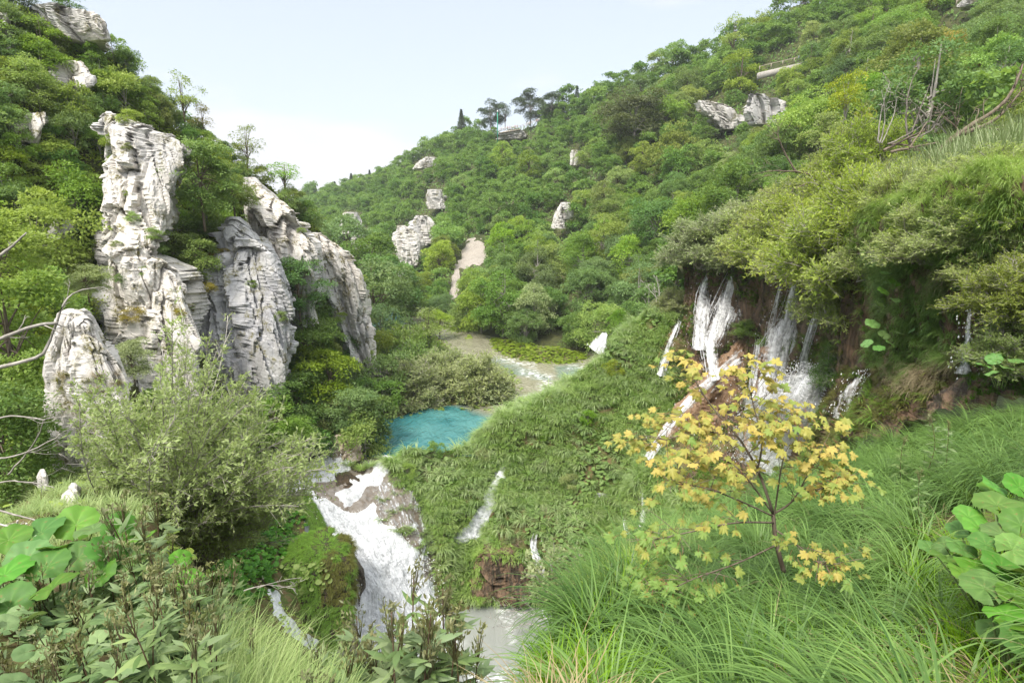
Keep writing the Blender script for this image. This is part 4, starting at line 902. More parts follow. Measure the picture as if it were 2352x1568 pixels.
# --- grass covers
def grass(name, label, V, T, ntuft, per, L, W, curl, th, nseg, mat, dens=None, mask=None, r=r3, spread=.12, lean=None, leanw=0, kind='stuff', cat='grass', vtint=.25, normal=0, gap=0, jl=0):
    p, nn = sample(V, T, ntuft if not gap else ntuft * 6, r, dens or (None if mask is None else (lambda q: mask(*proj(q), q) * 1.0)))
    if gap: k = spaced(p, gap * (.7 + .6 * r.random(len(p))))[:ntuft]; p, nn = p[k], nn[k]
    n = len(p); j = np.repeat(np.arange(n), per); m = len(j)
    a = r.random(m) * 6.28
    if lean is not None:
        ax, ay = np.cos(a) * (1 - leanw) + lean[0] * leanw, np.sin(a) * (1 - leanw) + lean[1] * leanw
        a = np.arctan2(ay + nn[j, 1] * normal, ax + nn[j, 0] * normal)
    elif normal: a = np.arctan2(np.sin(a) + nn[j, 1] * normal, np.cos(a) + nn[j, 0] * normal)
    s = r.uniform(.65, 1.25, n)
    b = p[j] + np.stack([np.cos(a), np.sin(a), 0 * a], -1) * (r.random(m) * spread)[:, None] - nn[j] * .03
    l = L * s[j] * r.uniform(.55, 1.15, m)
    t = np.clip(r.normal(.5, vtint, n)[j] + r.normal(0, .15, m), 0, 1.1)
    o = link(name, mesh(name, *blades(b, a, th * r.uniform(.3, 1.6, m), l, W * r.uniform(.7, 1.3, m), curl * r.uniform(.5, 1.3, m), nseg, t), mats=[mat]))
    return tag(o, label, cat, kind=kind)
WATERS = {}
def mk(*polys):
    def f(x, y, p=None):
        v = np.zeros(np.shape(x), bool)
        for q in polys: v |= inpoly(x, y, q) > 0
        return v
    return f
MF1 = [(1160, 1055), (1176, 1065), (1140, 1135), (1125, 1200), (1108, 1235), (1050, 1255), (1034, 1245), (1095, 1170), (1120, 1120)]
POND = [(1368, 1128), (1405, 1130), (1400, 1148), (1366, 1146)]
BROWN = [(1120, 1262), (1195, 1258), (1205, 1362), (1090, 1362), (1085, 1310)]
MF2 = [(1470, 1105), (1484, 1105), (1486, 1225), (1468, 1225)]
MF3 = [(1218, 1225), (1234, 1222), (1252, 1320), (1262, 1420), (1246, 1420), (1238, 1320)]
MF4 = [(1428, 1185), (1445, 1185), (1468, 1232), (1450, 1236)]
MF5 = [(1530, 770), (1556, 730), (1568, 735), (1545, 800), (1525, 865), (1510, 860)]
nomound = mk(MF1, POND, BROWN, MF2, MF3, MF4, MF5, [(1200, 998), (1232, 996), (1225, 1020), (1195, 1034)], [(1448, 925), (1462, 925), (1455, 915), (1482, 900), (1470, 890)], [(1370, 935), (1420, 935), (1420, 955), (1370, 955)])
WALLX = lambda x, y: x > np.interp(y, [700, 760, 850, 900, 1000, 1100], [1560, 1545, 1515, 1510, 1510, 1470])
patch = lambda p, s=0, f=.33: fbm(p * f, 3, 50 + s)
mmask = lambda x, y, p: ~nomound(x, y) & (y < 1390) & ~(WALLX(x, y) & (y < 1120) & (y > 700) & (x > 1545))
grass('slope_grass', 'tufts of long green grass covering the tufa slope', md.V, md.T, 3600, 40, .85, .045, 2.1, .3, 4, M_grassm, gap=.30, vtint=.34, mask=lambda x, y, p: mmask(x, y, p) & (patch(p) > -.22), lean=(-.6, -.8), leanw=.35, normal=.5, spread=.16)
grass('fine_grass', 'finer bright grass between the tufts on the tufa slope', md.V, md.T, 9000, 16, .34, .03, 1.3, .4, 2, M_moss, mask=lambda x, y, p: ~nomound(x, y) & (patch(p, 5) > -.05), normal=.8, spread=.2)
leaf_cover('slope_plants', 'patches of round leafy plants on the tufa slope', md.V, md.T, 4600, .27, M_fresh, .34, mask=lambda x, y, p: mmask(x, y, p) & (patch(p, 2, .3) > .08))
grass('tall_tussocks', 'larger pale tussocks standing out on the tufa slope', md.V, md.T, 420, 70, 1.25, .05, 2.3, .3, 4, M_grassm, gap=.8, mask=lambda x, y, p: mmask(x, y, p) & (patch(p, 14) > -.3), lean=(-.5, -.8), leanw=.3, normal=.4, spread=.3)
grass('bulge_grass', 'grass hanging over the brown tufa bulge', tb[0], tb[1], 260, 16, .6, .03, 2.0, .8, 3, M_grassm, mask=lambda x, y, p: (y < 1290) | (x < 1110), normal=2)
grass('dry_grass', 'patches of dry straw grass on the tufa slope', md.V, md.T, 900, 16, .45, .03, 2.2, .6, 2, M_dry, mask=lambda x, y, p: ~nomound(x, y) & (patch(p, 7) > .32), normal=.8)
q_, n_ = sample(md.V, md.T, 3000, r3); x_, y_ = proj(q_); kk = np.where(mmask(x_, y_, q_) & (y_ < 1330))[0]; kk = kk[spaced(q_[kk], 1.7)][:34]
for i in kk:
    h = r3.uniform(.5, 1.25); put((LS + WIL)[r3.integers(11)], q_[i] - UP * .1, h / 3.2, r3.random() * 6, 'small leafy bush among the grass of the central tufa slope', 'bush', 'small bushes on the tufa slope', [M_fresh, M_left, M_grey, M_moss][r3.integers(4)])
# moss on boulders by the cascade
for (V, T, o), L, nm, mt, lab in ((mb, .34, 9000, M_moss, 'shaggy moss hair hanging over the large mossy boulder'), (ms_, .26, 3200, M_moss, 'moss hair on the thin rock fin in the cascade')):
    p, nn = sample(V, T, nm, r3, lambda c: (c[:, 2] > -1e3) * 1.0)
    x, y = proj(p)
    olive = (x > 740) & (y < 1390) & (patch(p, 11, .8) > -.3) & (L > .3)
    for sel, mm in ((~olive, mt), (olive, M_mossb)):
        q, n2 = p[sel], nn[sel]
        if len(q) == 0: continue
        j = np.repeat(np.arange(len(q)), 5); a = np.arctan2(n2[j, 1], n2[j, 0]) + r3.normal(0, .5, len(j))
        me = mesh('moss', *blades(q[j] + rvec(len(j), r3) * .06, a, np.full(len(j), .9), L * r3.uniform(.6, 1.3, len(j)), .022, 1.9, 3, np.clip(r3.normal(.5, .25, len(j)), 0, 1)), mats=[mm])
        mo = link('moss', me); mo.parent = o; mo.matrix_parent_inverse = o.matrix_world.inverted(); mo.location = -o.location; mo['kind'] = 'stuff'
        mo.location = (-o.location[0], -o.location[1], -o.location[2]); mo.matrix_parent_inverse.identity()
leaf_cover('hanging_plants', 'dark green broad leaves hanging over the rock left of the cascade', gl.V, gl.T, 2600, .26, M_bright, .3, mask=lambda x, y, p: (inpoly(x, y, [(470, 1190), (600, 1165), (705, 1190), (730, 1240), (690, 1290), (640, 1350), (560, 1390), (480, 1330), (430, 1230)]) > 0) & (patch(p, 12, .8) > -.3))
leaf_cover('boulder_plants', 'clump of round leaves on top of the large mossy boulder', mb[0], mb[1], 160, .28, M_fresh, .25, mask=lambda x, y, p: (inpoly(x, y, [(650, 1300), (690, 1290), (770, 1290), (760, 1345), (700, 1370), (650, 1350)]) > 0))
grass('spur_grass', 'short sunny grass on the spur below the pinnacle', gl.V, gl.T, 2600, 26, .26, .012, 1.5, .4, 3, M_grassp, mask=lambda x, y, p: (x < 330) & (p[:, 1] > 5) & (p[:, 1] < 17), normal=.4)
leaf_cover('gully_scrub', 'low leafy scrub in the shaded gully', gl.V, gl.T, 5000, .13, M_left, .2, mask=lambda x, y, p: (patch(p, 3, .5) > -.25) & (p[:, 1] > 7))
ct = [(x, y, Y) for x, y, Y in [(800, 1060, 40.2), (830, 1070, 39.9), (850, 1062, 40.1), (780, 1082, 39.6), (770, 1110, 38.8), (795, 1122, 38.5), (820, 1130, 38.3), (752, 1105, 38.9), (935, 1240, 35.6), (925, 1262, 35.2), (945, 1258, 35.3), (925, 1185, 36.8), (930, 1160, 37.2), (905, 1140, 37.9), (880, 1185, 36.2)]]
rb_ = np.random.default_rng(9); q_, _ = sample(cas.V, cas.T, 300, rb_); x_, y_ = proj(q_)
kk = np.where((inpoly(x_, y_, [(880, 1080), (960, 1090), (1000, 1180), (1010, 1300), (985, 1380), (960, 1290), (880, 1190), (850, 1130)]) > 0))[0][:22]
ct += [(x_[i], y_[i], q_[i, 1]) for i in kk]
for k, (x, y, Y) in enumerate(ct):
    n = 130; a = r3.random(n) * 6.28
    V, T, t = blades(np.stack([np.cos(a), np.sin(a), 0 * a], -1) * (.3 * np.sqrt(r3.random(n)))[:, None], a, r3.uniform(.1, .7, n), r3.uniform(.4, .75, n), .035, 1.5, 3, r3.random(n))
    o = link('grass_clump', mesh('grass_clump', V, T, t, [M_grassm]), loc=P(x, y + 8, Y)); tag(o, 'small tuft of green grass growing on the wet rock between the cascade arms', 'grass clump', 'grass clumps on the wet rock')
# ---------------------------------------------------------------- white water
CM = [(600, 1128), (680, 1100), (690, 1068), (770, 1042), (815, 1050), (790, 1085), (745, 1104), (712, 1114), (720, 1135), (760, 1160), (800, 1180), (862, 1184), (895, 1204), (935, 1242), (968, 1290), (990, 1340), (1010, 1400), (1030, 1470), (1010, 1600), (850, 1600), (810, 1380), (796, 1290), (760, 1255), (725, 1250), (700, 1215), (690, 1160), (680, 1135), (640, 1160), (570, 1180), (590, 1140)]
CA2 = [(780, 1082), (800, 1112), (830, 1122), (875, 1108), (880, 1085), (865, 1068), (850, 1066), (862, 1085), (840, 1100), (810, 1100)]
CA4 = [(812, 1110), (776, 1140), (782, 1162), (806, 1160), (834, 1122)]
CA5 = [(884, 1058), (935, 1054), (915, 1078), (868, 1092), (862, 1076)]
CA3 = [(840, 1165), (858, 1160), (850, 1200), (822, 1190)]
def msk(px, py, polys, w=13): return np.maximum.reduce([np.clip(inpoly(px, py, q) / w * .5 + .5, 0, 1) for q in polys])
river_flow(cas, lambda x, y: msk(x, y, [CM, CA2, CA3, CA4, CA5]), .32, M_white, 'main_cascade', 'broad white foaming cascade pouring down from the lake outlet into the grey pool', low=.14, tn=.2)
river_flow(cas, lambda x, y: msk(x, y, [[(870, 1080), (960, 1090), (1010, 1200), (1015, 1300), (1020, 1400), (960, 1400), (930, 1270), (860, 1190), (830, 1140)]], 20), .07, M_white, 'thin_water', 'thin broken sheet of shallow water sliding over the grey rock right of the main cascade', low=.05, tn=-.64)
river_flow(cas, lambda x, y: msk(x, y, [[(960, 1235), (1005, 1230), (1010, 1265), (985, 1290), (955, 1290), (975, 1260)], [(955, 1195), (975, 1200), (965, 1215), (945, 1208)]], 5), .12, M_white, 'small_cascade', 'thin white trickle over the wet slope right of the main cascade', low=.1, tn=.1)
river_flow(cas, lambda x, y: msk(x, y, [[(875, 1050), (970, 1052), (968, 1066), (880, 1068)]], 5), .2, M_white, 'lake_spill', 'white line of water spilling over the lake edge behind the grass', low=.1, tn=.2)
river_flow(md, lambda x, y: msk(x, y, [MF1], 6), .28, M_white, 'slope_waterfall', 'white waterfall widening down the middle of the grassy tufa slope', low=.12, tn=.3)
river_flow(gl, lambda x, y: msk(x, y, [[(605, 1345), (630, 1350), (650, 1410), (690, 1450), (740, 1475), (735, 1490), (690, 1475), (640, 1430)]], 7), .22, M_white, 'side_stream', 'narrow broken white stream below the mossy boulder at lower left', low=.1, tn=.02)
river_flow(md, lambda x, y: msk(x, y, [[(1372, 1132), (1400, 1132), (1398, 1146), (1370, 1144)]], 5), .1, M_pool, 'small_pond', 'tiny pond catching light on the grassy tufa slope', 'pond', low=.05)
river_flow(md, lambda x, y: msk(x, y, [[(1450, 925), (1455, 912), (1482, 893), (1478, 905), (1462, 925)]], 4), .12, M_white, 'small_fall', 'short white splash high in the grass left of the tall waterfalls', low=.06, tn=.2)
rw = np.random.default_rng(404)
def fall(name, label, path, n, surf=None, sw=(.008, .04), jit=.5, full=.2, lift=.25, drops=40, dens_=.66, mat=None):
    q = A([[*P(x, y, Y), 1.3 * w * Y / FPX] for x, y, Y, w in path]); m = 34
    q = crv(q, m) if len(q) > 2 else A([q[0] * (1 - t) + q[1] * t for t in np.linspace(0, 1, m)])
    c, w = q[:, :3], q[:, 3]
    view = nrm(-c * A([1, 1, 0])); side = nrm(np.cross(nrm(np.gradient(c, axis=0)), view))
    Vs, Ts, tt, uv, k0 = [], [], [], [], 0
    nu = 15; al = np.linspace(-.5, .5, nu); ln = np.concatenate([[0], np.cumsum(np.linalg.norm(np.diff(c, axis=0), axis=1))])
    for L_ in range(3):
        sp_ = (1.9, 1.2, .7)[L_]; off = rw.normal(0, .14)
        wv = 1 + .22 * fbm(np.stack([ln * .6 + L_ * 9, ln * 0, ln * 0], 1), 3, 71)
        lat = (al[None] * sp_ * wv[:, None] + off) * w[:, None]
        G = c[:, None] + side[:, None] * lat[..., None]
        bul = lift + .10 * L_ + .25 * w[:, None] * np.cos(al * PI)[None] * .5 + .10 * fbm(np.stack([lat * 1.5, ln[:, None] * .5 + 0 * lat, 0 * lat + L_ * 5], -1), 3, 72)
        G = G + view[:, None] * bul[..., None]
        I = np.arange(m * nu).reshape(m, nu)
        Vs.append(G.reshape(-1, 3)); Ts.append(np.concatenate([np.stack([I[:-1, :-1].ravel(), I[:-1, 1:].ravel(), I[1:, 1:].ravel()], 1), np.stack([I[:-1, :-1].ravel(), I[1:, 1:].ravel(), I[1:, :-1].ravel()], 1)]) + k0); k0 += m * nu
        ed = (1 - np.abs(al * 2) ** 2.2)[None] * np.minimum(1, (ln / max(ln[-1], .1) * 9 + .3))[:, None]
        tt.append(((dens_ - (.22, .08, 0)[L_]) * ed + .12 * (1 - ed)).ravel()); uv.append(np.stack([lat + L_ * 7.3, ln[:, None] + 0 * lat + L_ * 3.1, 0 * lat], -1).reshape(-1, 3))
    for i in range(int(n * .5)):
        o = rw.normal(0, .27); a, b = (0, 1) if rw.random() < full else sorted(rw.random(2))
        if b - a < .15: b = min(1, a + .25)
        x = np.linspace(a, b, m) * (m - 1); ii = np.minimum(x.astype(int), m - 2); f = (x - ii)[:, None]
        cc = c[ii] * (1 - f) + c[ii + 1] * f; ww = w[ii] * (1 - f[:, 0]) + w[ii + 1] * f[:, 0]; ss = side[ii]
        wob = jit * .3 * np.cumsum(rw.normal(0, .18, m)) / 3
        hw = rw.uniform(*sw) * (.4 + .6 * np.sin(np.linspace(.15, PI - .15, m))) * (1 + .4 * rw.normal(0, .5, m).clip(-1, 1))
        ce = cc + ss * ((o + wob) * ww)[:, None] + view[ii] * (lift + rw.uniform(-.12, .12))
        l, r_ = ce - ss * hw[:, None], ce + ss * hw[:, None]; f_ = ce + view[ii] * (hw * .6)[:, None]
        V = np.stack([l, f_, r_], 1).reshape(-1, 3); I = np.arange(m - 1) * 3
        T = np.concatenate([np.stack([I + a_, I + b_, I + c_], 1) for a_, b_, c_ in ((0, 1, 4), (0, 4, 3), (1, 2, 5), (1, 5, 4))])
        Vs.append(V); Ts.append(T + k0); k0 += len(V); tt.append(np.full(len(V), .3 + .45 * rw.random()))
        uv.append(np.stack([np.tile([0, .5, 1], m) * .4 + i * 3.1, np.repeat(np.linspace(0, 1, m), 3) * 5 + i, np.zeros(3 * m)], 1))
    if drops:
        i = rw.integers(0, m, drops); pos = c[i] + side[i] * (rw.normal(0, .45, drops) * w[i])[:, None] + view[i] * rw.uniform(.2, .7, drops)[:, None] + rw.normal(0, .1, (drops, 3))
        r0 = rw.uniform(.008, .03, drops)[:, None, None]; oc = A([[1, 0, 0], [-1, 0, 0], [0, 1, 0], [0, -1, 0], [0, 0, 1.8], [0, 0, -1.8]])
        V = (pos[:, None] + oc[None] * r0).reshape(-1, 3); ot = A([[0, 2, 4], [2, 1, 4], [1, 3, 4], [3, 0, 4], [2, 0, 5], [1, 2, 5], [3, 1, 5], [0, 3, 5]])
        Vs.append(V); Ts.append((ot[None] + (np.arange(drops) * 6)[:, None, None]).reshape(-1, 3) + k0); tt.append(np.full(len(V), 1.2)); uv.append(V * .2)
    V = np.concatenate(Vs); o0 = c[-1]
    o = link(name, mesh(name, V - o0, np.concatenate(Ts), np.concatenate(tt), [mat or M_fall], uv=np.concatenate(uv)), loc=o0)
    return tag(o, label, 'waterfall')
fall('waterfall', 'slim waterfall at the far left of the high wall, splashing onto brown rock', [(1632, 622, 46.8, 14), (1615, 680, 46.4, 26), (1604, 800, 44, 32)], 46, drops=220)
fall('waterfall', 'double waterfall joining into a leaning chute, second on the high wall', [(1690, 612, 45, 22), (1668, 690, 44.6, 46), (1645, 745, 42.6, 44), (1630, 790, 40.9, 28), (1640, 870, 38.7, 22)], 70, drops=260)
fall('water_chute', 'diagonal water chute sliding left over a bare orange rock ramp', [(1712, 812, 39.9, 34), (1660, 850, 39.2, 24), (1600, 905, 38.7, 22), (1545, 965, 38, 22), (1490, 1050, 36.6, 20)], 6, dens_=.66, sw=(.02, .09), full=.4, drops=120)
fall('waterfall', 'thin spattering fall beside the dark rock right of the chute', [(1742, 770, 40.5, 8), (1732, 860, 38.6, 12), (1716, 950, 37.2, 12)], 14, drops=60)
fall('waterfall', 'thin veil waterfall hidden by shrub branches in the middle of the wall', [(1770, 730, 39.5, 8), (1752, 800, 38.6, 14), (1745, 850, 37.6, 10)], 18, drops=60)
fall('waterfall', 'wide veil waterfall over dark rock left of the big white splash', [(1830, 630, 34.2, 12), (1815, 730, 34, 34), (1797, 790, 33.3, 60), (1778, 880, 33.2, 80), (1765, 970, 32.4, 84)], 90, drops=500)
fall('waterfall', 'right thin waterfall broken into white spurts behind green shrubs', [(1885, 690, 29, 10), (1868, 740, 28.6, 14), (1852, 790, 28.6, 14), (1835, 850, 29.6, 16)], 28, drops=80)
fall('waterfall', 'big foaming white splash at the right end of the waterfall wall', [(1868, 835, 27.2, 26), (1850, 880, 27.4, 80), (1825, 935, 28, 110), (1790, 1000, 30, 110), (1760, 1070, 31, 100)], 160, sw=(.01, .05), full=.03, drops=3500, lift=.6, jit=1.0, dens_=1.0)
fall('waterfall', 'faint water veil over brown rock at the right above the tall grass', [(1990, 850, 21.6, 14), (1975, 900, 21.2, 60), (1955, 960, 20, 90)], 0, drops=200, dens_=.5)
fall('waterfall', 'thin hidden trickle beside the grass beard near the right border', [(2230, 690, 14.6, 6), (2222, 790, 14.6, 14), (2215, 850, 14.2, 34)], 26, sw=(.01, .03), drops=90)
fall('waterfall', 'narrow white fall on the near end of the tufa slope, left of the wall', [(1562, 735, 46.5, 8), (1540, 790, 45.5, 14), (1520, 860, 43.6, 18)], 30, drops=60, full=.5)
fall('waterfall', 'slim vertical waterfall low on the tufa slope left of the yellow maple', [(1477, 1106, 36.2, 10), (1480, 1160, 35.2, 14), (1475, 1228, 33.6, 22)], 34, drops=80, full=.5)
fall('waterfall', 'short slanting trickle left of the slim vertical waterfall', [(1432, 1188, 35.4, 5), (1440, 1215, 34.8, 9), (1462, 1236, 34, 12)], 16, drops=30, full=.6)
fall('waterfall', 'thin stream dropping past the shrub into the grey pool', [(1230, 1222, 35.6, 10), (1226, 1255, 35.4, 14), (1246, 1310, 34.6, 12), (1252, 1410, 33.6, 9)], 30, drops=60, full=.5)
fall('waterfall', 'small white fall entering the river behind the grassy crest', [(1392, 762, 60, 6), (1380, 790, 59, 22), (1370, 806, 58.5, 26)], 36, dens_=.9, sw=(.04, .1), drops=60)
fall('waterfall', 'thin curtain of drops over the dark side of the mossy boulder', [(790, 1290, 31.4, 10), (812, 1345, 30.8, 22), (818, 1390, 30.4, 18)], 26, sw=(.01, .03), drops=80, full=.5)
fall('waterfall', 'hair thin strand of water left of the dark cave, inside the double waterfall', [(1662, 640, 46, 6), (1655, 700, 45.6, 10), (1650, 750, 45, 12)], 12, drops=60, dens_=.6)
fall('waterfall', 'thin strands dripping across the dark cave mouth right of the double waterfall', [(1715, 615, 44, 30), (1712, 680, 43.6, 44), (1712, 760, 42.6, 50)], 26, drops=160, dens_=.42, full=.5)
fall('waterfall', 'thin broken strands between the cave and the wide veil waterfall', [(1795, 650, 36.6, 10), (1780, 720, 37, 22), (1768, 790, 37, 26)], 22, drops=100, dens_=.55)
# spray thrown up along the cascade
n = 2600
sp, sn = sample(cas.V, cas.T, 9000, rw); x, y = proj(sp); k = msk(x, y, [CM, [(900, 1230), (960, 1290), (1000, 1380), (1020, 1440), (960, 1440)]], 16) > .35; sp, sn = sp[k][:n], sn[k][:n]; n = len(sp)
sp = sp + sn * (rw.random(n) ** 1.8 * 1.0 + .15)[:, None]; r0 = rw.uniform(.012, .04, n)[:, None, None]
oc = A([[1, 0, 0], [-1, 0, 0], [0, 1, 0], [0, -1, 0], [0, 0, 1], [0, 0, -1.]]); ot = A([[0, 2, 4], [2, 1, 4], [1, 3, 4], [3, 0, 4], [2, 0, 5], [1, 2, 5], [3, 1, 5], [0, 3, 5]])
tag(link('spray', mesh('spray', (sp[:, None] + oc[None] * r0).reshape(-1, 3), (ot[None] + (np.arange(n) * 6)[:, None, None]).reshape(-1, 3), mats=[M_spray])), 'fine white spray drops over the main cascade', 'spray', kind='stuff')

# ---------------------------------------------------------------- vegetation of the wall and plateau
r4 = np.random.default_rng(505)
grass('hanging_grass', 'long grass beard hanging down the wall at the right', wl.V, wl.T, 1300, 26, .62, .016, 2.0, .5, 4, M_moss, mask=lambda x, y, p: (inpoly(x, y, [(1985, 610), (2080, 560), (2200, 500), (2400, 440), (2400, 560), (2210, 640), (2200, 850), (2060, 875), (1985, 830), (2030, 720)]) > 0)  & (patch(p, 15, .7) > -.35), normal=2.5, r=r4)
grass('wall_top_grass', 'bright yellow green grass matted over the right wall top', wl.V, wl.T, 1300, 24, .6, .013, 2.0, .5, 4, M_grassm, mask=lambda x, y, p: (inpoly(x, y, [(1980, 330), (2600, 240), (2600, 520), (2200, 590), (2080, 620), (1985, 640)]) > 0), normal=2.0, r=r4)
grass('hanging_dry_grass', 'brown dead grass hanging under the grass beard', wl.V, wl.T, 260, 16, .6, .012, 1.6, 1.2, 3, M_dry, mask=lambda x, y, p: (inpoly(x, y, [(2040, 840), (2150, 800), (2215, 840), (2150, 900), (2060, 900)]) > 0) | (inpoly(x, y, [(2090, 650), (2200, 600), (2240, 640), (2130, 690)]) > 0), normal=2.5, r=r4)
grass('wall_moss', 'olive moss and short grass on the tufa wall between the waterfalls', wl.V, wl.T, 5000, 9, .34, .03, 1.7, .8, 2, M_mossb, mask=lambda x, y, p: (patch(p, 21, .45) > .05) & (y > 560), normal=3, r=r4)
grass('wall_grass', 'green grass fringe on top of the waterfall wall', wl.V, wl.T, 3600, 12, .5, .035, 1.9, .6, 3, M_moss, mask=lambda x, y, p: (x < 2010) & ((y < 650 + 25 * patch(p, 4, .6)) | ((x < 1600) & (y < 800) & (patch(p, 6) > -.2)) | ((patch(p, 23, .4) > .3))), normal=2, r=r4)
grass('low_wall_moss', 'moss and short ferns on the brown foot of the wall behind the tall grass', wl.V, wl.T, 900, 14, .3, .014, 1.8, .7, 3, M_mossb, mask=lambda x, y, p: (inpoly(x, y, [(1880, 830), (2060, 850), (2080, 940), (1980, 990), (1870, 1010)]) > 0) & (patch(p, 33, .8) > -.15), normal=2.5, r=r4)
grass('low_wall_fern', 'green tufts on the foot of the wall behind the tall grass', wl.V, wl.T, 160, 18, .45, .018, 1.9, .5, 4, M_moss, mask=lambda x, y, p: (inpoly(x, y, [(1880, 830), (2060, 850), (2200, 900), (1980, 990), (1870, 1010)]) > 0), normal=2.5, r=r4)
grass('right_wall_grass', 'dark grass on the shaded wall at the right border', wl.V, wl.T, 700, 14, .4, .012, 1.8, .5, 3, M_bright, mask=lambda x, y, p: (x > 2220) & (y > 560), normal=2.5, r=r4)
grass('reeds', 'tall pale reeds on the plateau below the wooded hill', pt.V, pt.T, 1300, 14, 1.8, .04, .7, .12, 4, M_reed, mask=lambda x, y, p: (x > 1960) & (p[:, 1] > 17) & (p[:, 1] < 34) & (patch(p, 31, .25) > -.5), spread=.35, r=r4, cat='reeds')
grass('dry_reeds', 'brown dry reeds around the foot of the dead trees', pt.V, pt.T, 260, 14, 1.6, .035, .8, .15, 4, M_dry, mask=lambda x, y, p: (x > 1960) & (x < 2160) & (p[:, 1] > 20) & (p[:, 1] < 36), spread=.35, r=r4, cat='reeds')
grass('plateau_grass', 'long grass along the plateau edge over the wall', pt.V, pt.T, 2600, 22, .8, .02, 1.6, .3, 4, M_willow, mask=lambda x, y, p: (p[:, 1] < 42), lean=(-.5, -.8), leanw=.4, r=r4)
WB = [proto('willow_bush', *shrub_mesh(r4, env(r4, 70, 1.6, 2.4, .05), .035, 42, .5, 11, .12, .036, .25, .18), M_willow, M_barkg, 'stems', 'foliage') for k in range(4)]
wlist = [(1625, 610, 47, 120, 1.3, M_grey, 'olive grey bush crowning the left end of the waterfall wall'),
    (1690, 600, 45, 110, 1.5, M_twig, 'pale grey-green bush over the double waterfall'),
    (1665, 575, 49, 90, 1.5, M_grey, 'grey bush just behind the crown of the wall at its left end'),
    (1755, 600, 41, 110, 1.4, M_willow, 'yellow green bush above the dark cave in the wall'),
    (1745, 560, 46, 110, 1.4, M_grey, 'silvery bush set back behind the cave bush'),
    (1815, 610, 36, 150, 1.4, M_willow, 'wide yellow green willow above the wide veil waterfall'),
    (1840, 545, 41, 130, 1.3, M_willow, 'light willow standing behind the wide willow over the veil'),
    (1885, 640, 30.5, 170, 1.35, M_willow, 'large light green willow leaning over the right thin waterfall'),
    (1925, 560, 34, 180, 1.1, M_willow, 'tall bright willow in the middle of the plateau edge'),
    (1960, 660, 25.5, 230, 1.2, M_willow, 'biggest bright willow bush spilling over the wall right of the falls'),
    (1948, 740, 25.0, 150, 1.2, M_willow, 'willow bush hanging low beside the big white splash'),
    (2000, 560, 25, 170, 1.2, M_willow, 'willow bush between the bright willows and the dead tree'),
    (1990, 420, 36, 150, 1.0, M_willow, 'yellow tipped willow behind the plateau left of the dead branches'),
    (1940, 440, 38, 130, 1.0, M_willow, 'loose willow left of the yellow tipped one'),
    (2060, 520, 22, 110, 1.5, M_willow, 'low willow in front of the reeds'),
    (2150, 600, 16.5, 130, 1.6, M_twig, 'grey leafed willow draped over the right wall top'),
    (2240, 580, 15, 130, 1.5, M_twig, 'narrow leafed bush draped over the wall near the right border'),
    (2330, 520, 14, 120, 1.4, M_willow, 'yellowish bush at the right border above the wall'),
    (2330, 730, 12.6, 150, 1.3, M_left, 'green bush sticking out of the wall at the right border, upper one'),
    (2320, 850, 12.2, 130, 1.3, M_left, 'dark leafed bush at the right border above the tall grass'),
    (2270, 660, 14, 90, 1.5, M_twig, 'small silvery bush hanging beside the trickle near the right border'),
    (1725, 770, 41.3, 36, 2.0, M_left, 'small leafy branch bush growing out of the rock between waterfalls'),
    (1772, 795, 37.5, 26, 1.8, M_left, 'drooping leafy bush in front of the veil waterfalls'),
    (1930, 890, 25.0, 110, .9, M_bright, 'dark leafy bush right of the white splash'),
    (1555, 720, 49, 60, 1.4, M_grey, 'small round bush on the crest left of the waterfall wall'),
    (2085, 480, 20.5, 95, 1.5, M_willow, 'low yellow green bush on the wall top below the reeds'),
    (2205, 465, 17.5, 100, 1.5, M_twig, 'pale bush on the wall top right of the low yellow green one'),
    (2300, 440, 16, 100, 1.5, M_willow, 'yellow green bush on the wall top by the right border'),
    (2130, 545, 17.5, 80, 1.7, M_willow, 'bush spilling over the wall top above the butterbur cluster'),
    (2010, 640, 22, 120, 1.2, M_willow, 'bright willow hanging beside the grass beard'),
    (1845, 470, 44, 90, 1.4, M_left, 'dull green bush at the back of the plateau under the drooping dead branches')]
for k, (x, y, Y, h, w, m, lab) in enumerate(wlist):
    at(WB[k % 4], x, y, Y, h, lab, 'bush', m, w, 2.4, name='willow_bush')
YT = proto('yellowing_tree', *tree_mesh(r4, 8, 1.7, .35, 9, 14, 12, .22, .45, aspect=.45, trunk_r=.1, hollow=.2), leafmat('yellow_leaf', (.30, .36, .03), (.52, .47, .05), .38), M_barkg)
o = at(YT, 1930, 345, 40, 170, 'slim tree with clear yellow leaves rising behind the plateau', 'tree', None, 1.0, 8); o = at(YT, 1975, 330, 39, 80, 'small orange-yellow leaved tree right of the slim yellow one', 'tree', None, 1.1, 8)
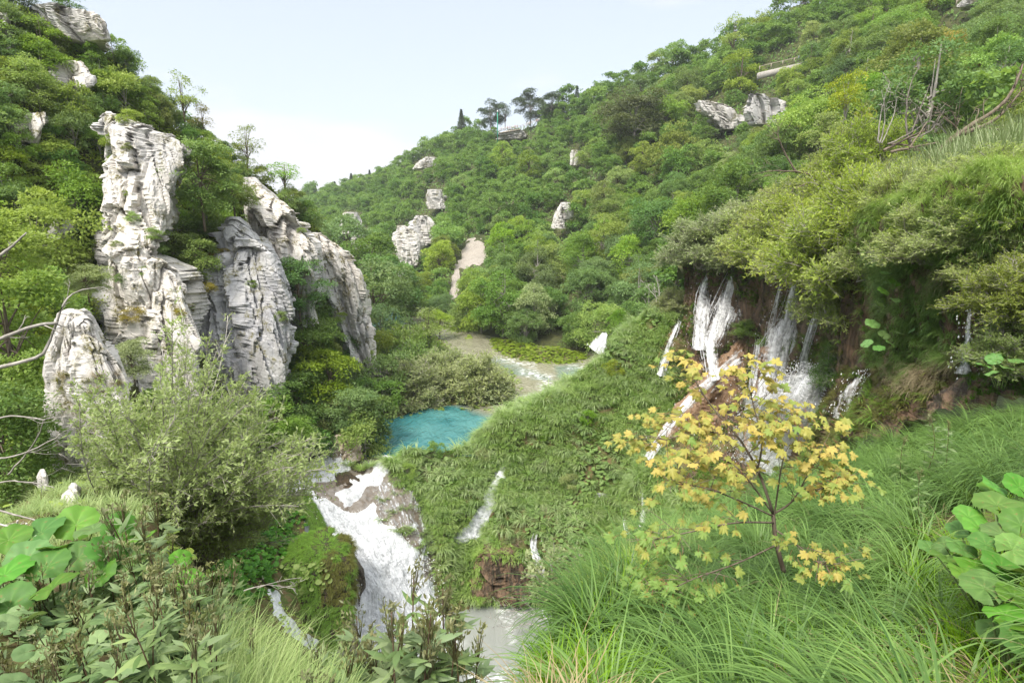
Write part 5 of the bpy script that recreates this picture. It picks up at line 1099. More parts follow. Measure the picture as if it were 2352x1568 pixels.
def deadwood(name, label, paths, mat=M_barkw, seed=0, twigs=6, tl=.8, cat='dead tree'):
    r = np.random.default_rng(seed); w, Aa, Bb = [], [], []
    for pth, r0, r1_ in paths:
        q = A([P(*p) for p in pth]); q = crv(q, 18) if len(q) > 2 else A([q[0] * (1 - t) + q[1] * t for t in np.linspace(0, 1, 18)])
        q = q + np.cumsum(r.normal(0, .012, q.shape), 0) * np.linalg.norm(q[-1] - q[0]) * .4
        w.append(tube(q, np.linspace(r0, r1_, 18), 6))
        for t in range(twigs):
            i = r.integers(5, 17); d = nrm(nrm(q[i] - q[i - 1]) * .9 + rvec(1, r)[0] * .7); l = tl * r.uniform(.4, 1.2); m_ = q[i] + d * l * .5 + rvec(1, r)[0] * l * .1; e = m_ + nrm(d + rvec(1, r)[0] * .4) * l * .5
            rr = max(r1_, r0 * .28) * r.uniform(.5, .9); w.append(tube(A([q[i], m_, e]), [rr, rr * .6, rr * .25], 4))
            for u in range(2):
                f = m_ + (e - m_) * r.random(); g = f + nrm(d + rvec(1, r)[0] * .8) * l * .35; Aa.append(f); Bb.append(g)
    w.append(sticks(A(Aa), A(Bb), .008 * Y0(paths), .003 * Y0(paths)))
    V, T, _ = join(w); c = A(P(*paths[0][0][0])); o = link(name, mesh(name, V - c, T, mats=[mat]), loc=c); return tag(o, label, cat)
def Y0(paths): return min(2.5, paths[0][0][0][2] / 12)
deadwood('dead_tree', 'thick leaning dead tree with dark brown trunk reaching up to the right over the reeds', [([(2150, 390, 24), (2180, 330, 24), (2240, 290, 24), (2310, 235, 24), (2350, 150, 24.5)], .16, .03), ([(2215, 308, 24), (2290, 270, 23.5), (2352, 200, 23.5)], .09, .02), ([(2190, 325, 24), (2200, 300, 24), (2170, 270, 24.2)], .06, .015), ([(2240, 290, 24), (2310, 300, 24), (2400, 320, 24)], .05, .012)], M_bark, 1, 9, 1.1)
deadwood('dead_tree', 'bleached upright dead tree of bare thin stems left of the leaning dead tree', [([(2090, 330, 27), (2085, 270, 27), (2095, 200, 27), (2120, 150, 27)], .05, .01), ([(2090, 330, 27), (2110, 260, 27), (2140, 190, 27)], .045, .01), ([(2040, 330, 27), (2080, 310, 27), (2140, 270, 27)], .045, .012), ([(2090, 320, 27), (2140, 300, 27), (2170, 250, 27)], .04, .01)], barkmat('weathered_wood', (.13, .11, .09), (.27, .24, .21)), 2, 8, 1.0)
deadwood('dead_tree', 'cluster of pale bare stems standing behind the yellow tree', [([(2015, 330, 32), (2020, 260, 32), (2045, 190, 32)], .045, .01), ([(2020, 330, 32), (2030, 270, 32), (2020, 205, 32)], .035, .01), ([(2025, 330, 32), (2050, 270, 32), (2060, 220, 32)], .035, .01)], M_barkg, 3, 7, .9)
deadwood('dead_tree', 'dark drooping dead branches reaching left from the back of the plateau', [([(1900, 420, 38), (1850, 400, 38), (1780, 390, 38), (1720, 400, 38)], .08, .012), ([(1880, 410, 38), (1810, 440, 38), (1740, 470, 38)], .06, .01), ([(1830, 398, 38), (1800, 340, 38), (1790, 290, 38)], .07, .012)], M_bark, 4, 8, 1.4)
deadwood('dead_tree', 'small white dead tree standing on the crest of the tufa slope', [([(1517, 722, 50, ), (1516, 680, 50), (1512, 630, 50)], .07, .02), ([(1505, 720, 50), (1506, 690, 50), (1500, 660, 50)], .05, .015), ([(1515, 690, 50), (1495, 670, 50), (1482, 655, 50)], .04, .01)], M_barkw, 5, 8, .9)
deadwood('log_pile', 'heap of grey fallen logs at the foot of the dead trees', [([(2030, 345, 27), (2080, 320, 27), (2130, 300, 26)], .07, .03), ([(2045, 350, 26.5), (2100, 335, 26.5), (2150, 325, 26.5)], .07, .03), ([(2040, 330, 27.5), (2085, 335, 27), (2115, 345, 26.5)], .05, .03), ([(2090, 340, 26), (2130, 280, 26.5)], .05, .02)], M_bark, 6, 2, .5, 'logs')
deadwood('driftwood', 'tangle of dry twigs washed up at the edge of the lake point', [([(960, 948, 53), (1000, 938, 53.5), (1040, 930, 54)], .05, .02), ([(985, 940, 53), (1010, 925, 53.4)], .04, .015), ([(1060, 940, 53.5), (1095, 920, 54.5)], .04, .015), ([(910, 965, 51.5), (930, 935, 52)], .04, .015)], M_barkg, 7, 8, 1.0, 'driftwood')
deadwood('fallen_branch', 'pale bare branch lying in the grey lower pool below the brown tufa bulge', [([(1255, 1420, 31.8), (1200, 1405, 32.2), (1145, 1395, 32.6)], .05, .012), ([(1255, 1440, 31.4), (1205, 1432, 31.6), (1150, 1440, 31.5)], .045, .012), ([(1245, 1425, 31.6), (1215, 1390, 32.6)], .03, .01)], M_barkg, 8, 9, 1.2, 'branch')

# ---------------------------------------------------------------- near left: twiggy bush, branches, weeds
r5 = np.random.default_rng(606)
def targeted(name, label, base, tg, r0, twigs, tl, lpt, L, W, mleaf, mwood, **kw):
    b = P(*base); T = A([P(*t) for t in tg]) - b
    w, l = shrub_mesh(r5, T, r0, twigs, tl, lpt, L, W, **kw)
    o = empty(name, b, label, 'bush'); link('stems', mesh('stems', *w, mats=[mwood]), o); link('foliage', mesh('foliage', *l, mats=[mleaf]), o); return o
tg = []
for _ in range(185):
    u = r5.random(); x = 205 + 545 * u + r5.normal(0, 18)
    ytop = np.interp(x, [230, 330, 400, 480, 560, 650, 720], [900, 850, 770, 770, 840, 920, 1010]); ybot = np.interp(x, [230, 400, 560, 650, 720], [1160, 1190, 1190, 1150, 1090])
    tg.append((x, ytop + 30 * r5.normal() + (ybot - ytop + 40) * r5.random() ** .9, 11.5 + r5.normal(0, 1.1)))
targeted('twiggy_bush', 'large twiggy light green bush with many pale bare twigs, right of the pinnacle', (390, 1260, 12.2), tg, .02, 40, .45, 10, .10, .038, M_twig, M_barkg, bend=.10, start=.3, up=.2, tdir=.8, tw_r=.0055)
tg = [(r5.uniform(210, 660), r5.uniform(1060, 1250), r5.uniform(11.5, 14)) for _ in range(80)]
targeted('leafy_bush', 'shaded leafy bush under the big twiggy bush', (470, 1290, 14), tg, .025, 30, .4, 9, .10, .045, M_twig, M_barkg, bend=.05)
tg = [(x + r5.normal(0, 12), y + r5.normal(0, 12), 14.2 + r5.normal(0, .3)) for x, y in [(400, 700), (405, 730), (395, 780), (425, 760), (520, 720), (540, 780), (380, 800), (415, 820)]]
targeted('slender_sapling', 'slender pale stems standing up out of the top of the twiggy bush', (430, 1000, 13.8), tg, .022, 14, .3, 6, .09, .04, M_grey, M_barkw, bend=.02, start=.5)
def branch(name, label, paths, seed, **kw): return deadwood(name, label, paths, kw.pop('mat', M_barkg), seed, kw.pop('twigs', 5), kw.pop('tl', .35), 'branch')
branch('dead_branch', 'thick bare grey branch reaching in from the left border past the pinnacle top', [([(-60, 810, 5), (20, 770, 5), (90, 745, 5.1), (135, 740, 5.2)], .019, .013), ([(-60, 860, 5), (30, 835, 5), (95, 815, 5.1), (118, 780, 5.2), (140, 720, 5.2), (168, 680, 5.3), (240, 662, 5.4)], .021, .004)], 11, twigs=4)
branch('dead_branch', 'thin bare twigs arching across the dark leaves at the left border', [([(-40, 970, 6), (30, 955, 6), (100, 962, 6)], .012, .006), ([(20, 1090, 6.4), (70, 1030, 6.3), (105, 960, 6.2)], .012, .004), ([(-20, 1060, 6), (60, 1040, 6), (140, 1000, 6)], .012, .005), ([(-20, 1110, 6), (50, 1105, 6), (130, 1120, 6)], .01, .004), ([(-10, 1170, 5.6), (70, 1190, 5.6), (140, 1215, 5.6)], .012, .004)], 12, mat=M_barkg, twigs=3)
branch('dead_branch', 'single bare branch slanting up at the left border below the hill', [([(-20, 600, 9), (20, 570, 9), (55, 535, 9)], .03, .01)], 13, twigs=1)
branch('dead_branch', 'bleached bare twig lying in front of the dark plants left of the mossy boulder', [([(560, 1355, 7), (620, 1345, 7), (680, 1355, 7)], .009, .004), ([(590, 1350, 7), (640, 1335, 7), (690, 1325, 7)], .006, .003), ([(640, 1350, 7), (680, 1345, 7)], .005, .002)], 14, mat=M_barkg, twigs=3, tl=.2)
branch('grass_stalk', 'tall dry bent straw stalk rising from the weeds at lower left', [([(345, 1345, 3), (352, 1270, 3), (345, 1200, 3), (325, 1178, 3), (400, 1185, 3.1)], .005, .002)], 15, mat=M_dry, twigs=0) if False else None
branch('dead_branch', 'two short white sticks poking up at the left border above the big leaves', [([(28, 1260, 5.5), (34, 1230, 5.5), (38, 1195, 5.5)], .014, .01), ([(42, 1260, 5.5), (52, 1235, 5.5), (60, 1200, 5.5)], .013, .009), ([(-30, 1195, 5.5), (40, 1215, 5.5), (110, 1240, 5.4)], .012, .005)], 16, mat=M_barkw, twigs=1, tl=.2)
# dry and green tufts on the pinnacle
p_, n_ = sample(rk6[0], rk6[1], 4000, r5); x, y = proj(p_)
k = ((p_ * -n_).sum(1) > 0) & (patch(p_, 41, 1.1) > .42) & (y > 850)
k = np.where(k)[0][:46]
for t_i, i in enumerate(k):
    n = 70; a = r5.random(n) * 6.28
    V, T, t = blades(rvec(n, r5) * A([.08, .08, .03]), a, r5.uniform(.2, 1.2, n), r5.uniform(.15, .38, n), .009, 1.8, 3, r5.random(n))
    o = link('grass_tuft', mesh('grass_tuft', V, T, t, [M_dry if r5.random() < .45 else M_mossb]), loc=p_[i]); tag(o, 'small dry or olive grass tuft growing in a crack of the pinnacle', 'grass tuft', 'grass tufts on the pinnacle')
def weed_mesh(r, h=1.0, tops=True):
    q = crv(A([[0, 0, -.05], [r.normal(0, .02), r.normal(0, .02), h * .5], [r.normal(0, .05), r.normal(0, .05), h]]), 12)
    wood = [tube(q, np.linspace(.0065, .003, 12), 5)]
    Pp, U, N, L = [], [], [], []
    zs = np.arange(.12, .86, .085); az = r.random() * 6
    for k, z in enumerate(zs):
        i = min(10, int(z * 11)); b = q[i] + (q[i + 1] - q[i]) * (z * 11 - i)
        az += 1.57 + r.normal(0, .2)
        for s in (0, PI):
            for d_, sc in ((-.55, .75), (0, 1.0), (.55, .75)):
                a = az + s + d_ + r.normal(0, .1); el = r.uniform(-.25, .3) + (.35 if z > .7 else 0)
                U.append([math.cos(a) * math.cos(el), math.sin(a) * math.cos(el), math.sin(el)]); Pp.append(b + A([math.cos(az + s), math.sin(az + s), .1]) * .02); N.append(nrm(UP + r.normal(0, .35, 3)))
                L.append(sc * .205 * (1 - .35 * abs(z - .45) / .45) * r.uniform(.75, 1.2))
    L = A(L); n = len(L)
    leaf = cards(A(Pp), A(U), A(N), L, L * .26, np.clip(r.normal(.5, .22, n), 0, 1), kind='lance')
    Bp, BU, BN, BL, st = [], [], [], [], []
    for k in range(8 if tops else 4):
        a = r.random() * 6.28; b = q[-1] - UP * r.uniform(0, .16) * h; e = b + A([math.cos(a) * .5, math.sin(a) * .5, 1]) * r.uniform(.04, .1)
        st.append((b, e))
        for j in range(6):
            Bp.append(e + r.normal(0, .012, 3)); BU.append(nrm(UP * .9 + r.normal(0, .55, 3))); BN.append(rvec(1, r)[0]); BL.append(r.uniform(.02, .05))
    BL = A(BL); bud = cards(A(Bp), A(BU), A(BN), BL, BL * .34, r.random(len(BL)))
    bud = join([bud, sticks(A([q[-1] - UP * .16 * h] * len(st)), A([s[1] for s in st]), .003, .002)])
    w = join(wood)
    return mesh('stem', w[0], w[1], mats=[M_stem]), mesh('foliage', *leaf, mats=[M_weed]), mesh('flower_buds', *bud, mats=[M_bud])
WEED = [weed_mesh(r5) for k in range(7)]
def weed(px, py, Y, h, label, group, name='leafy_weed'):
    t = P(px, py, Y); o = empty(name, t - UP * h, label, 'weed', group, r5.random() * 6, h); o.scale = (h * 1.05, h * 1.05, h); o.rotation_euler = (r5.normal(0, .07), r5.normal(0, .07), r5.random() * 6)
    for me, n in zip(WEED[r5.integers(7)], ('stem', 'foliage', 'flower_buds')): link(n, me, o)
    return o
for x, y, Y, h in [(292, 1140, 3.6, 1.05), (268, 1165, 3.6, 1.0), (315, 1150, 3.5, 1.0), (330, 1185, 3.4, .95)]:
    weed(x, y, Y, h, 'tallest leafy weed stem standing above the big leaves at the left', 'tallest weed stems at the left')
for k in range(72):
    x = r5.uniform(-30, 500); d = r5.random()
    y = np.interp(x, [-30, 100, 250, 350, 500], [1330, 1290, 1220, 1230, 1310]) + d * 260 * (1 - .25 * (x > 300)); Y = 3.5 - 1.45 * d - .3 * (x > 350)
    weed(x, y, Y, .8 - .12 * d, 'dense leafy weed with brownish bud heads in the left foreground thicket', 'weeds of the left foreground thicket')
for k, (x, y, Y) in enumerate([(918, 1330, 2.5), (985, 1385, 2.4), (1045, 1365, 2.55), (975, 1430, 2.2)]):
    weed(x, y, Y, .95, ['tall weed with dark bud spike standing highest against the white cascade', 'tall weed right of the highest spike against the cascade', 'rightmost tall weed in front of the grey pool', 'shorter weed between the tall spikes in the centre foreground'][k], None)
for k in range(46):
    x = r5.uniform(715, 1075); y = np.interp(x, [725, 790, 860, 930, 1070], [1450, 1395, 1410, 1430, 1440]) + r5.random() ** .8 * 150; Y = 2.7 - .7 * r5.random()
    weed(x, y, Y, .8, 'leafy weed with pinkish bud heads in the centre foreground clump', 'weeds of the centre foreground clump')
for x, y, Y in [(2150, 965, 8.5), (2190, 975, 8.2), (2085, 1010, 8.8), (2010, 1150, 7), (2130, 1090, 6.6), (1990, 1230, 5.8), (1560, 1390, 4.2), (1400, 1400, 4.3), (2080, 1420, 3.5), (1850, 1460, 3.3)]:
    weed(x, y, Y, r5.uniform(.6, .9), 'leafy weed poking out of the long grass on the right slope', 'weeds in the long grass on the right')
weed(598, 1470, 2.4, .5, 'small reddish dried weed among the pale grass at the bottom', None, 'dried_weed')
grass('pale_grass', 'fine pale green grass at the bottom left of the path edge', fl.V, fl.T, 420, 44, .42, .0045, 1.2, .35, 4, M_grassp, mask=lambda x, y, p: (x > 430) & (x < 760) & (p[:, 1] > 1.6) & (p[:, 1] < 3.4), lean=(.8, .2), leanw=.45, r=r5, spread=.1)
grass('left_grass', 'long grass blades among the weeds at the left', fl.V, fl.T, 26, 12, .5, .008, 1.3, .35, 5, M_grass, mask=lambda x, y, p: (x < 420) & (p[:, 1] > 1.8), r=r5)
leaf_cover('left_litter', 'low leaves under the weeds at the left', fl.V, fl.T, 2600, .09, M_weed, .2, r=r5)
# butterbur plants
def butterbur(label, leaves, base, group=None, cat='butterbur'):
    b = P(*base); o = empty('butterbur', b, label, cat, group)
    for (x, y, Y, s) in leaves:
        q = P(x, y, Y) - b
        w = tube(bez(A([0, 0, 0.]) + A([q[0] * .3, q[1] * .3, 0]), q * .6, q, 6), [.008, .007, .007, .006, .005, .004], 5)
        st = link('leaf_stalk', mesh('leaf_stalk', *w, mats=[M_stemg]), o)
        lf = link('leaf', BLM[r5.integers(5)], o, q); m = s * Y / FPX
        m *= .62 if x < 1000 else .8; lf.scale = (m, m, m); tow = -P(x, y, Y); a = math.atan2(tow[1], tow[0]) + r5.normal(0, .5); ti = r5.uniform(.1, .75)
        lf.rotation_euler = (-math.sin(a) * 0 + r5.normal(0, .1) + ti * .8, r5.normal(0, .3), r5.normal(0, .9))
    return o
RB = [(2285, 1120, 4.3, 90), (2340, 1118, 4.2, 90), (2330, 1160, 4.0, 100), (2290, 1160, 3.9, 120), (2225, 1188, 3.9, 90), (2250, 1215, 3.7, 90), (2345, 1205, 3.6, 110), (2300, 1225, 3.6, 100), (2265, 1250, 3.5, 90), (2325, 1262, 3.4, 110), (2212, 1262, 3.6, 90), (2180, 1290, 3.6, 100), (2240, 1300, 3.4, 110), (2300, 1300, 3.3, 110), (2350, 1315, 3.2, 120), (2215, 1320, 3.3, 90), (2262, 1352, 3.1, 130), (2330, 1370, 3.0, 110), (2310, 1412, 2.9, 130), (2350, 1440, 2.8, 140), (2290, 1330, 3.3, 100), (2340, 1475, 2.7, 120), (2170, 1255, 3.8, 70), (2310, 1190, 3.85, 100)]
RB = RB + [(x + r5.normal(0, 28), y + r5.normal(0, 22) + 14, Y + .12, s * .9) for x, y, Y, s in RB[::2]]
rows_ = sorted(RB, key=lambda t: t[1]); g3 = [rows_[i::1][:0] for i in range(3)]
c1, c2, c3 = [l for l in RB if l[1] < 1215], [l for l in RB if 1215 <= l[1] < 1330], [l for l in RB if l[1] >= 1330]
butterbur('uppermost butterbur with round bright leaves at the right border among grass', c1, (2310, 1330, 4.0)); butterbur('middle butterbur with large round leaves at the right border', c2, (2290, 1430, 3.45)); butterbur('lowest butterbur with the largest round leaves in the bottom right corner', c3, (2330, 1580, 2.85))
LBf = [(20, 1240, 3.7, 150), (95, 1222, 3.8, 170), (175, 1205, 3.9, 160), (60, 1285, 3.4, 170), (140, 1265, 3.5, 170), (215, 1215, 3.8, 150), (10, 1320, 3.2, 190), (110, 1300, 3.3, 160), (180, 1280, 3.4, 150), (245, 1275, 3.3, 170), (270, 1215, 3.7, 130), (325, 1235, 3.5, 110), (20, 1395, 3.0, 200), (120, 1350, 3.1, 180), (230, 1320, 3.2, 140), (300, 1295, 3.3, 130)]
butterbur('sprawling butterbur with huge bright leaves at the left border above the weeds', LBf, (130, 1420, 3.4))
butterbur('butterbur with two broad leaves on the slope edge right of the weeds', [(412, 1285, 3.3, 90), (432, 1335, 3.0, 120), (445, 1365, 2.9, 80)], (430, 1420, 3.1))
butterbur('cluster of round butterbur leaves high on the grass beard of the wall', [(2035, 628, 17.5, 34), (2055, 650, 17.3, 36), (2030, 670, 17.2, 34), (2060, 690, 17, 32), (2040, 650, 17.4, 30), (2022, 700, 17, 30)], (2045, 700, 18.2))
butterbur('cluster of round butterbur leaves low on the grass beard of the wall', [(2005, 745, 17.4, 42), (2030, 770, 17.2, 36), (2072, 768, 17, 40), (2045, 790, 17, 34), (2095, 760, 17, 34), (2020, 800, 17, 32), (1990, 790, 17.2, 34)], (2045, 810, 18))
butterbur('patch of bright butterbur leaves at the right border under the wall bushes', [(2260, 840, 11.6, 40), (2285, 825, 11.6, 44), (2310, 845, 11.4, 44), (2335, 830, 11.4, 40), (2275, 858, 11.2, 40), (2300, 815, 11.8, 36)], (2300, 890, 11.6))
# right foreground grass
g_lean = (-.9, -.45)
grass('tall_grass', 'long arching green grass covering the right foreground slope', fr.V, fr.T, 620, 130, .9, .0135, 2.75, .24, 8, M_grass, gap=.36, mask=lambda x, y, p: (x > np.interp(p[:, 1], [1.5, 2.5, 3.5, 5, 7], [1480, 1400, 1340, 1400, 1400])) & (p[:, 1] > 1.9) & ~(inpoly(x, y, [(2140, 1200), (2250, 1150), (2500, 1150), (2500, 1900), (2300, 1800), (2200, 1560), (2140, 1380)]) > 0) & ~((inpoly(x, y, [(1990, 1300), (2080, 1270), (2110, 1300), (2060, 1345), (2000, 1340)]) > 0)), lean=g_lean, leanw=.42, r=r5, spread=.13, vtint=.22)
grass('short_grass', 'shorter brighter grass at the bottom right edge', fr.V, fr.T, 560, 40, .4, .008, 1.8, .3, 4, M_moss, mask=lambda x, y, p: (x > 1240) & (p[:, 1] > 1.7) & (p[:, 1] < 6), r=r5, spread=.1)
grass('edge_grass', 'pale fluffy grass along the drop edge of the right slope', fr.V, fr.T, 240, 50, .38, .008, 1.6, .3, 5, M_grassp, mask=lambda x, y, p: (inpoly(x, y, [(1340, 1400), (1440, 1240), (1540, 1200), (1640, 1260), (1500, 1330), (1400, 1420)]) > 0), r=r5, lean=(-.7, .2), leanw=.4)
grass('dead_stalks', 'scattered brown dead stalks in the right foreground grass', fr.V, fr.T, 160, 9, .7, .006, 2.2, .3, 6, M_dry, mask=lambda x, y, p: (x > 1400) & (p[:, 1] > 1.9), lean=g_lean, leanw=.4, r=r5)
grass('dead_straw', 'patch of flattened brown straw beside the maple', fr.V, fr.T, 200, 26, .5, .007, 1.9, .9, 4, M_dry, mask=lambda x, y, p: (inpoly(x, y, [(1960, 1310), (2080, 1260), (2130, 1290), (2060, 1350), (1960, 1360)]) > 0) | ((p[:, 1] < 3) & (patch(p, 61, 1.2) > .35)), r=r5)
# shrub at the pool edge and plants along the drop
tg = [(r5.uniform(1215, 1345), r5.uniform(1265, 1385), 9.5 + r5.normal(0, .4)) for _ in range(26)]
targeted('leafy_shrub', 'grey-green round leaved shrub standing before the pool between tufa bulge and grass', (1290, 1420, 9.4), tg, .016, 14, .3, 7, .10, .058, M_grey, M_barkg, bend=.05)

# ---------------------------------------------------------------- yellow maple
def maple_leaf(r):
    lob = [(0, 1.0), (.40, .60), (.66, .93), (1.08, .55), (1.45, .74), (2.0, .46), (2.5, .44), (2.95, .16)]
    a = [x for x, _ in lob] + [-x for x, _ in lob[::-1][:-1]]; rr = [y for _, y in lob] + [y for _, y in lob[::-1][:-1]]
    aa, ra = [], []
    for i in range(len(a) - 1 + 1):
        j = (i + 1) % len(a); d = a[j] - a[i]
        if d < -PI: d += 2 * PI
        if d > PI: d -= 2 * PI
        for t, b in ((0, 0), (.38, .09), (.62, -.03)): aa.append(a[i] + d * t); ra.append(rr[i] + (rr[j] - rr[i]) * t + b * (1 if i else 1))
    aa, ra = A(aa), A(ra) * (1 + r.normal(0, .04, len(aa)))
    V = np.stack([np.sin(aa) * ra * .5, np.cos(aa) * ra * .5, -.09 * ra ** 2 + .05 * np.cos(aa * 5) * ra], -1)
    V = np.concatenate([[[0, 0, .03]], V]); n = len(aa)
    T = A([[0, 1 + (i + 1) % n, 1 + i] for i in range(n)])
    return V, T
ML = [maple_leaf(r5) for k in range(4)]
base = (1800, 1312, 5.0); b0 = P(*base)
limbs = [([(1800, 1312, 5), (1782, 1240, 5), (1776, 1180, 5)], .024, .018),
    ([(1776, 1180, 5), (1745, 1090, 5.05), (1700, 1010, 5.1), (1640, 940, 5.15), (1600, 880, 5.2), (1590, 860, 5.2)], .015, .003),
    ([(1740, 1080, 5.05), (1750, 1010, 5.0), (1730, 930, 4.95), (1725, 905, 4.9)], .009, .003),
    ([(1776, 1180, 5), (1820, 1150, 4.9), (1855, 1090, 4.85), (1880, 1050, 4.8)], .011, .003),
    ([(1778, 1190, 5), (1790, 1100, 4.9), (1800, 1040, 4.85), (1790, 1000, 4.8)], .009, .003),
    ([(1776, 1180, 5), (1700, 1080, 4.85), (1640, 1050, 4.8), (1580, 1050, 4.75)], .009, .003),
    ([(1776, 1185, 5), (1700, 1150, 4.8), (1620, 1120, 4.7), (1540, 1110, 4.6)], .010, .003),
    ([(1778, 1200, 5), (1690, 1200, 4.6), (1590, 1220, 4.3), (1500, 1240, 4.2)], .010, .003),
    ([(1785, 1250, 5), (1700, 1290, 4.5), (1590, 1330, 4.1), (1510, 1370, 4.0)], .009, .003),
    ([(1780, 1215, 5), (1830, 1250, 4.8), (1870, 1285, 4.6), (1900, 1300, 4.5)], .008, .003),
    ([(1720, 1040, 5.1), (1790, 980, 5.1), (1830, 960, 5.1)], .007, .003),
    ([(1690, 1000, 5.1), (1600, 990, 5.0), (1530, 1010, 4.9)], .008, .003),
    ([(1850, 1130, 4.9), (1890, 1120, 4.7), (1910, 1110, 4.7)], .006, .003),
    ([(1650, 950, 5.15), (1560, 960, 5.2), (1500, 1020, 5.2)], .006, .003)]
w, leafp = [], []
for pth, a0, a1 in limbs:
    q = crv(A([P(*p) for p in pth]), 14) - b0; w.append(tube(q, np.linspace(a0, a1, 14), 6))
    if a0 > .02: continue
    for t in range(17):
        i = int(r5.integers(3, 14)) if t < 15 else 13; d = nrm(rvec(1, r5)[0] * A([1, 1, .35]) + nrm(q[-1] - q[0]) * .5 + UP * .1); l = r5.uniform(.06, .34); e = q[i] + d * l
        w.append(tube(bez(q[i], q[i] + d * l * .5 + UP * .02, e, 4), [.0035, .003, .0025, .002], 4))
        for k in range(r5.integers(2, 6)):
            leafp.append((e + rvec(1, r5)[0] * .12 * A([1, 1, .4]), d))
o = empty('maple_sapling', b0, 'young maple with golden yellow lobed leaves in the right foreground grass', 'maple')
W = join(w); link('trunk', mesh('trunk', W[0], W[1], mats=[M_bark]), o)
out, pst = [], []
for pos, d in leafp:
    V, T = ML[r5.integers(4)]; s = r5.uniform(.08, .155)
    V = V * A([1, 1, r5.uniform(.6, 3.4)]); V = V + A([0, 0, .5]) * (V[:, :1] * V[:, 1:2]) * r5.normal(0, 1.2)
    N = nrm(UP + rvec(1, r5)[0] * .48 + A([-.05, -.35, 0])); f = nrm(d * A([1, 1, .2]) + rvec(1, r5)[0] * .7 - UP * .25); f = nrm(f - N * (f @ N)); sd = np.cross(f, N)
    X, Yp = proj(pos + b0)
    yel = np.clip(.58 - .0026 * max(0, Yp - 1100) - .0012 * max(0, 1650 - X) * (Yp > 1100) + r5.normal(0, .24) + .3 * (X > 1820) * (Yp > 1160), 0, 1)
    out.append(((V[:, :1] * sd + V[:, 1:2] * f + V[:, 2:] * N) * s + pos, T, np.full(len(V), yel) + r5.normal(0, .03, len(V))))
    pst.append((pos - f * s * .45 + UP * .03, pos - f * s * .0))
st = sticks(A([p[0] for p in pst]), A([p[1] for p in pst]), .0016, .0012); nl_ = sum(len(q[1]) for q in out)
fv = join(out + [(st[0], st[1])]); link('foliage', mesh('foliage', fv[0], fv[1], fv[2], [M_maple, plain('red_stalk', (.3, .12, .05))], np.r_[np.zeros(nl_), np.ones(len(st[1]))]), o)

# ---------------------------------------------------------------- built things on the hill
def railing(label, pts, posts, h=1.1, rails=(1.05, .55), w=.14, name='wooden_railing', deck=None):
    q = A(pts); o = empty(name, q[0], label, 'railing'); n = posts
    qq = crv(q, n) if len(q) > 2 else A([q[0] * (1 - t) + q[1] * t for t in np.linspace(0, 1, n)])
    for p in qq: link('post', mesh('post', *box(p - q[0] + UP * h / 2, w, w, h), mats=[M_wood]), o)
    for z in rails: link('rail', mesh('rail', *tube(qq - q[0] + UP * z, w * .42, 6), mats=[M_wood]), o)
    return o
def person(px, py, Y, label, shirt, group=None, h=1.68, face=0, mat_i=0):
    """one continuous lofted figure: legs, hips, torso, arms, neck, head"""
    me = PERS[mat_i]; o = link('person', me, loc=P(px, py, Y)); o.scale = (h / 1.7,) * 3; o.rotation_euler[2] = face
    tag(o, label, 'person', group); hr_ = link('hair', HAIR, o); return o
def make_person(shirt):
    J = {'pel': (0, 0, .92, .135), 'wst': (0, 0, 1.08, .125), 'cst': (0, .01, 1.30, .15), 'nk': (0, 0, 1.46, .062), 'hd': (0, -.02, 1.58, .10), 'tp': (0, -.01, 1.66, .075),
         'lh': (.1, 0, .86, .095), 'lk': (.105, -.03, .48, .062), 'la': (.11, 0, .09, .042), 'lf': (.115, -.12, .035, .036), 'rh': (-.1, 0, .86, .095), 'rk': (-.105, .02, .48, .062), 'ra': (-.11, .05, .09, .042), 'rf': (-.115, -.07, .035, .036),
         'ls': (.185, 0, 1.38, .062), 'le': (.235, .0, 1.12, .045), 'lw': (.2, -.18, 1.0, .032), 'lx': (.19, -.25, .99, .03), 'rs': (-.185, 0, 1.38, .062), 're': (-.235, .02, 1.12, .045), 'rw': (-.22, -.14, .95, .032), 'rx': (-.21, -.21, .93, .03)}
    E = [('pel', 'wst'), ('wst', 'cst'), ('cst', 'nk'), ('nk', 'hd'), ('hd', 'tp'), ('pel', 'lh'), ('lh', 'lk'), ('lk', 'la'), ('la', 'lf'), ('pel', 'rh'), ('rh', 'rk'), ('rk', 'ra'), ('ra', 'rf'), ('cst', 'ls'), ('ls', 'le'), ('le', 'lw'), ('lw', 'lx'), ('cst', 'rs'), ('rs', 're'), ('re', 'rw'), ('rw', 'rx')]
    ks = list(J); me = bpy.data.meshes.new('person'); me.from_pydata([J[k][:3] for k in ks], [(ks.index(a), ks.index(b)) for a, b in E], [])
    ob = bpy.data.objects.new('tmp', me); COL.objects.link(ob); ob.modifiers.new('s', 'SKIN')
    for i, k in enumerate(ks): me.skin_vertices[0].data[i].radius = (J[k][3], J[k][3] * .85); me.skin_vertices[0].data[i].use_root = (i == 0)
    sb = ob.modifiers.new('u', 'SUBSURF'); sb.levels = sb.render_levels = 1
    dg = bpy.context.evaluated_depsgraph_get(); nm = bpy.data.meshes.new_from_object(ob.evaluated_get(dg)); nm.name = 'person'
    bpy.data.objects.remove(ob)
    nm.materials.clear()
    for m in (M_skin, shirt, M_trous): nm.materials.append(m)
    for p in nm.polygons:
        c = p.center; p.material_index = 2 if c.z < .93 and abs(c.x) < .19 else (1 if (c.z > .93 and c.z < 1.44 and not (c.z < 1.1 and abs(c.x) > .18)) else 0)
        p.use_smooth = True
    return nm
PERS = [make_person(s) for s in SHIRTS]
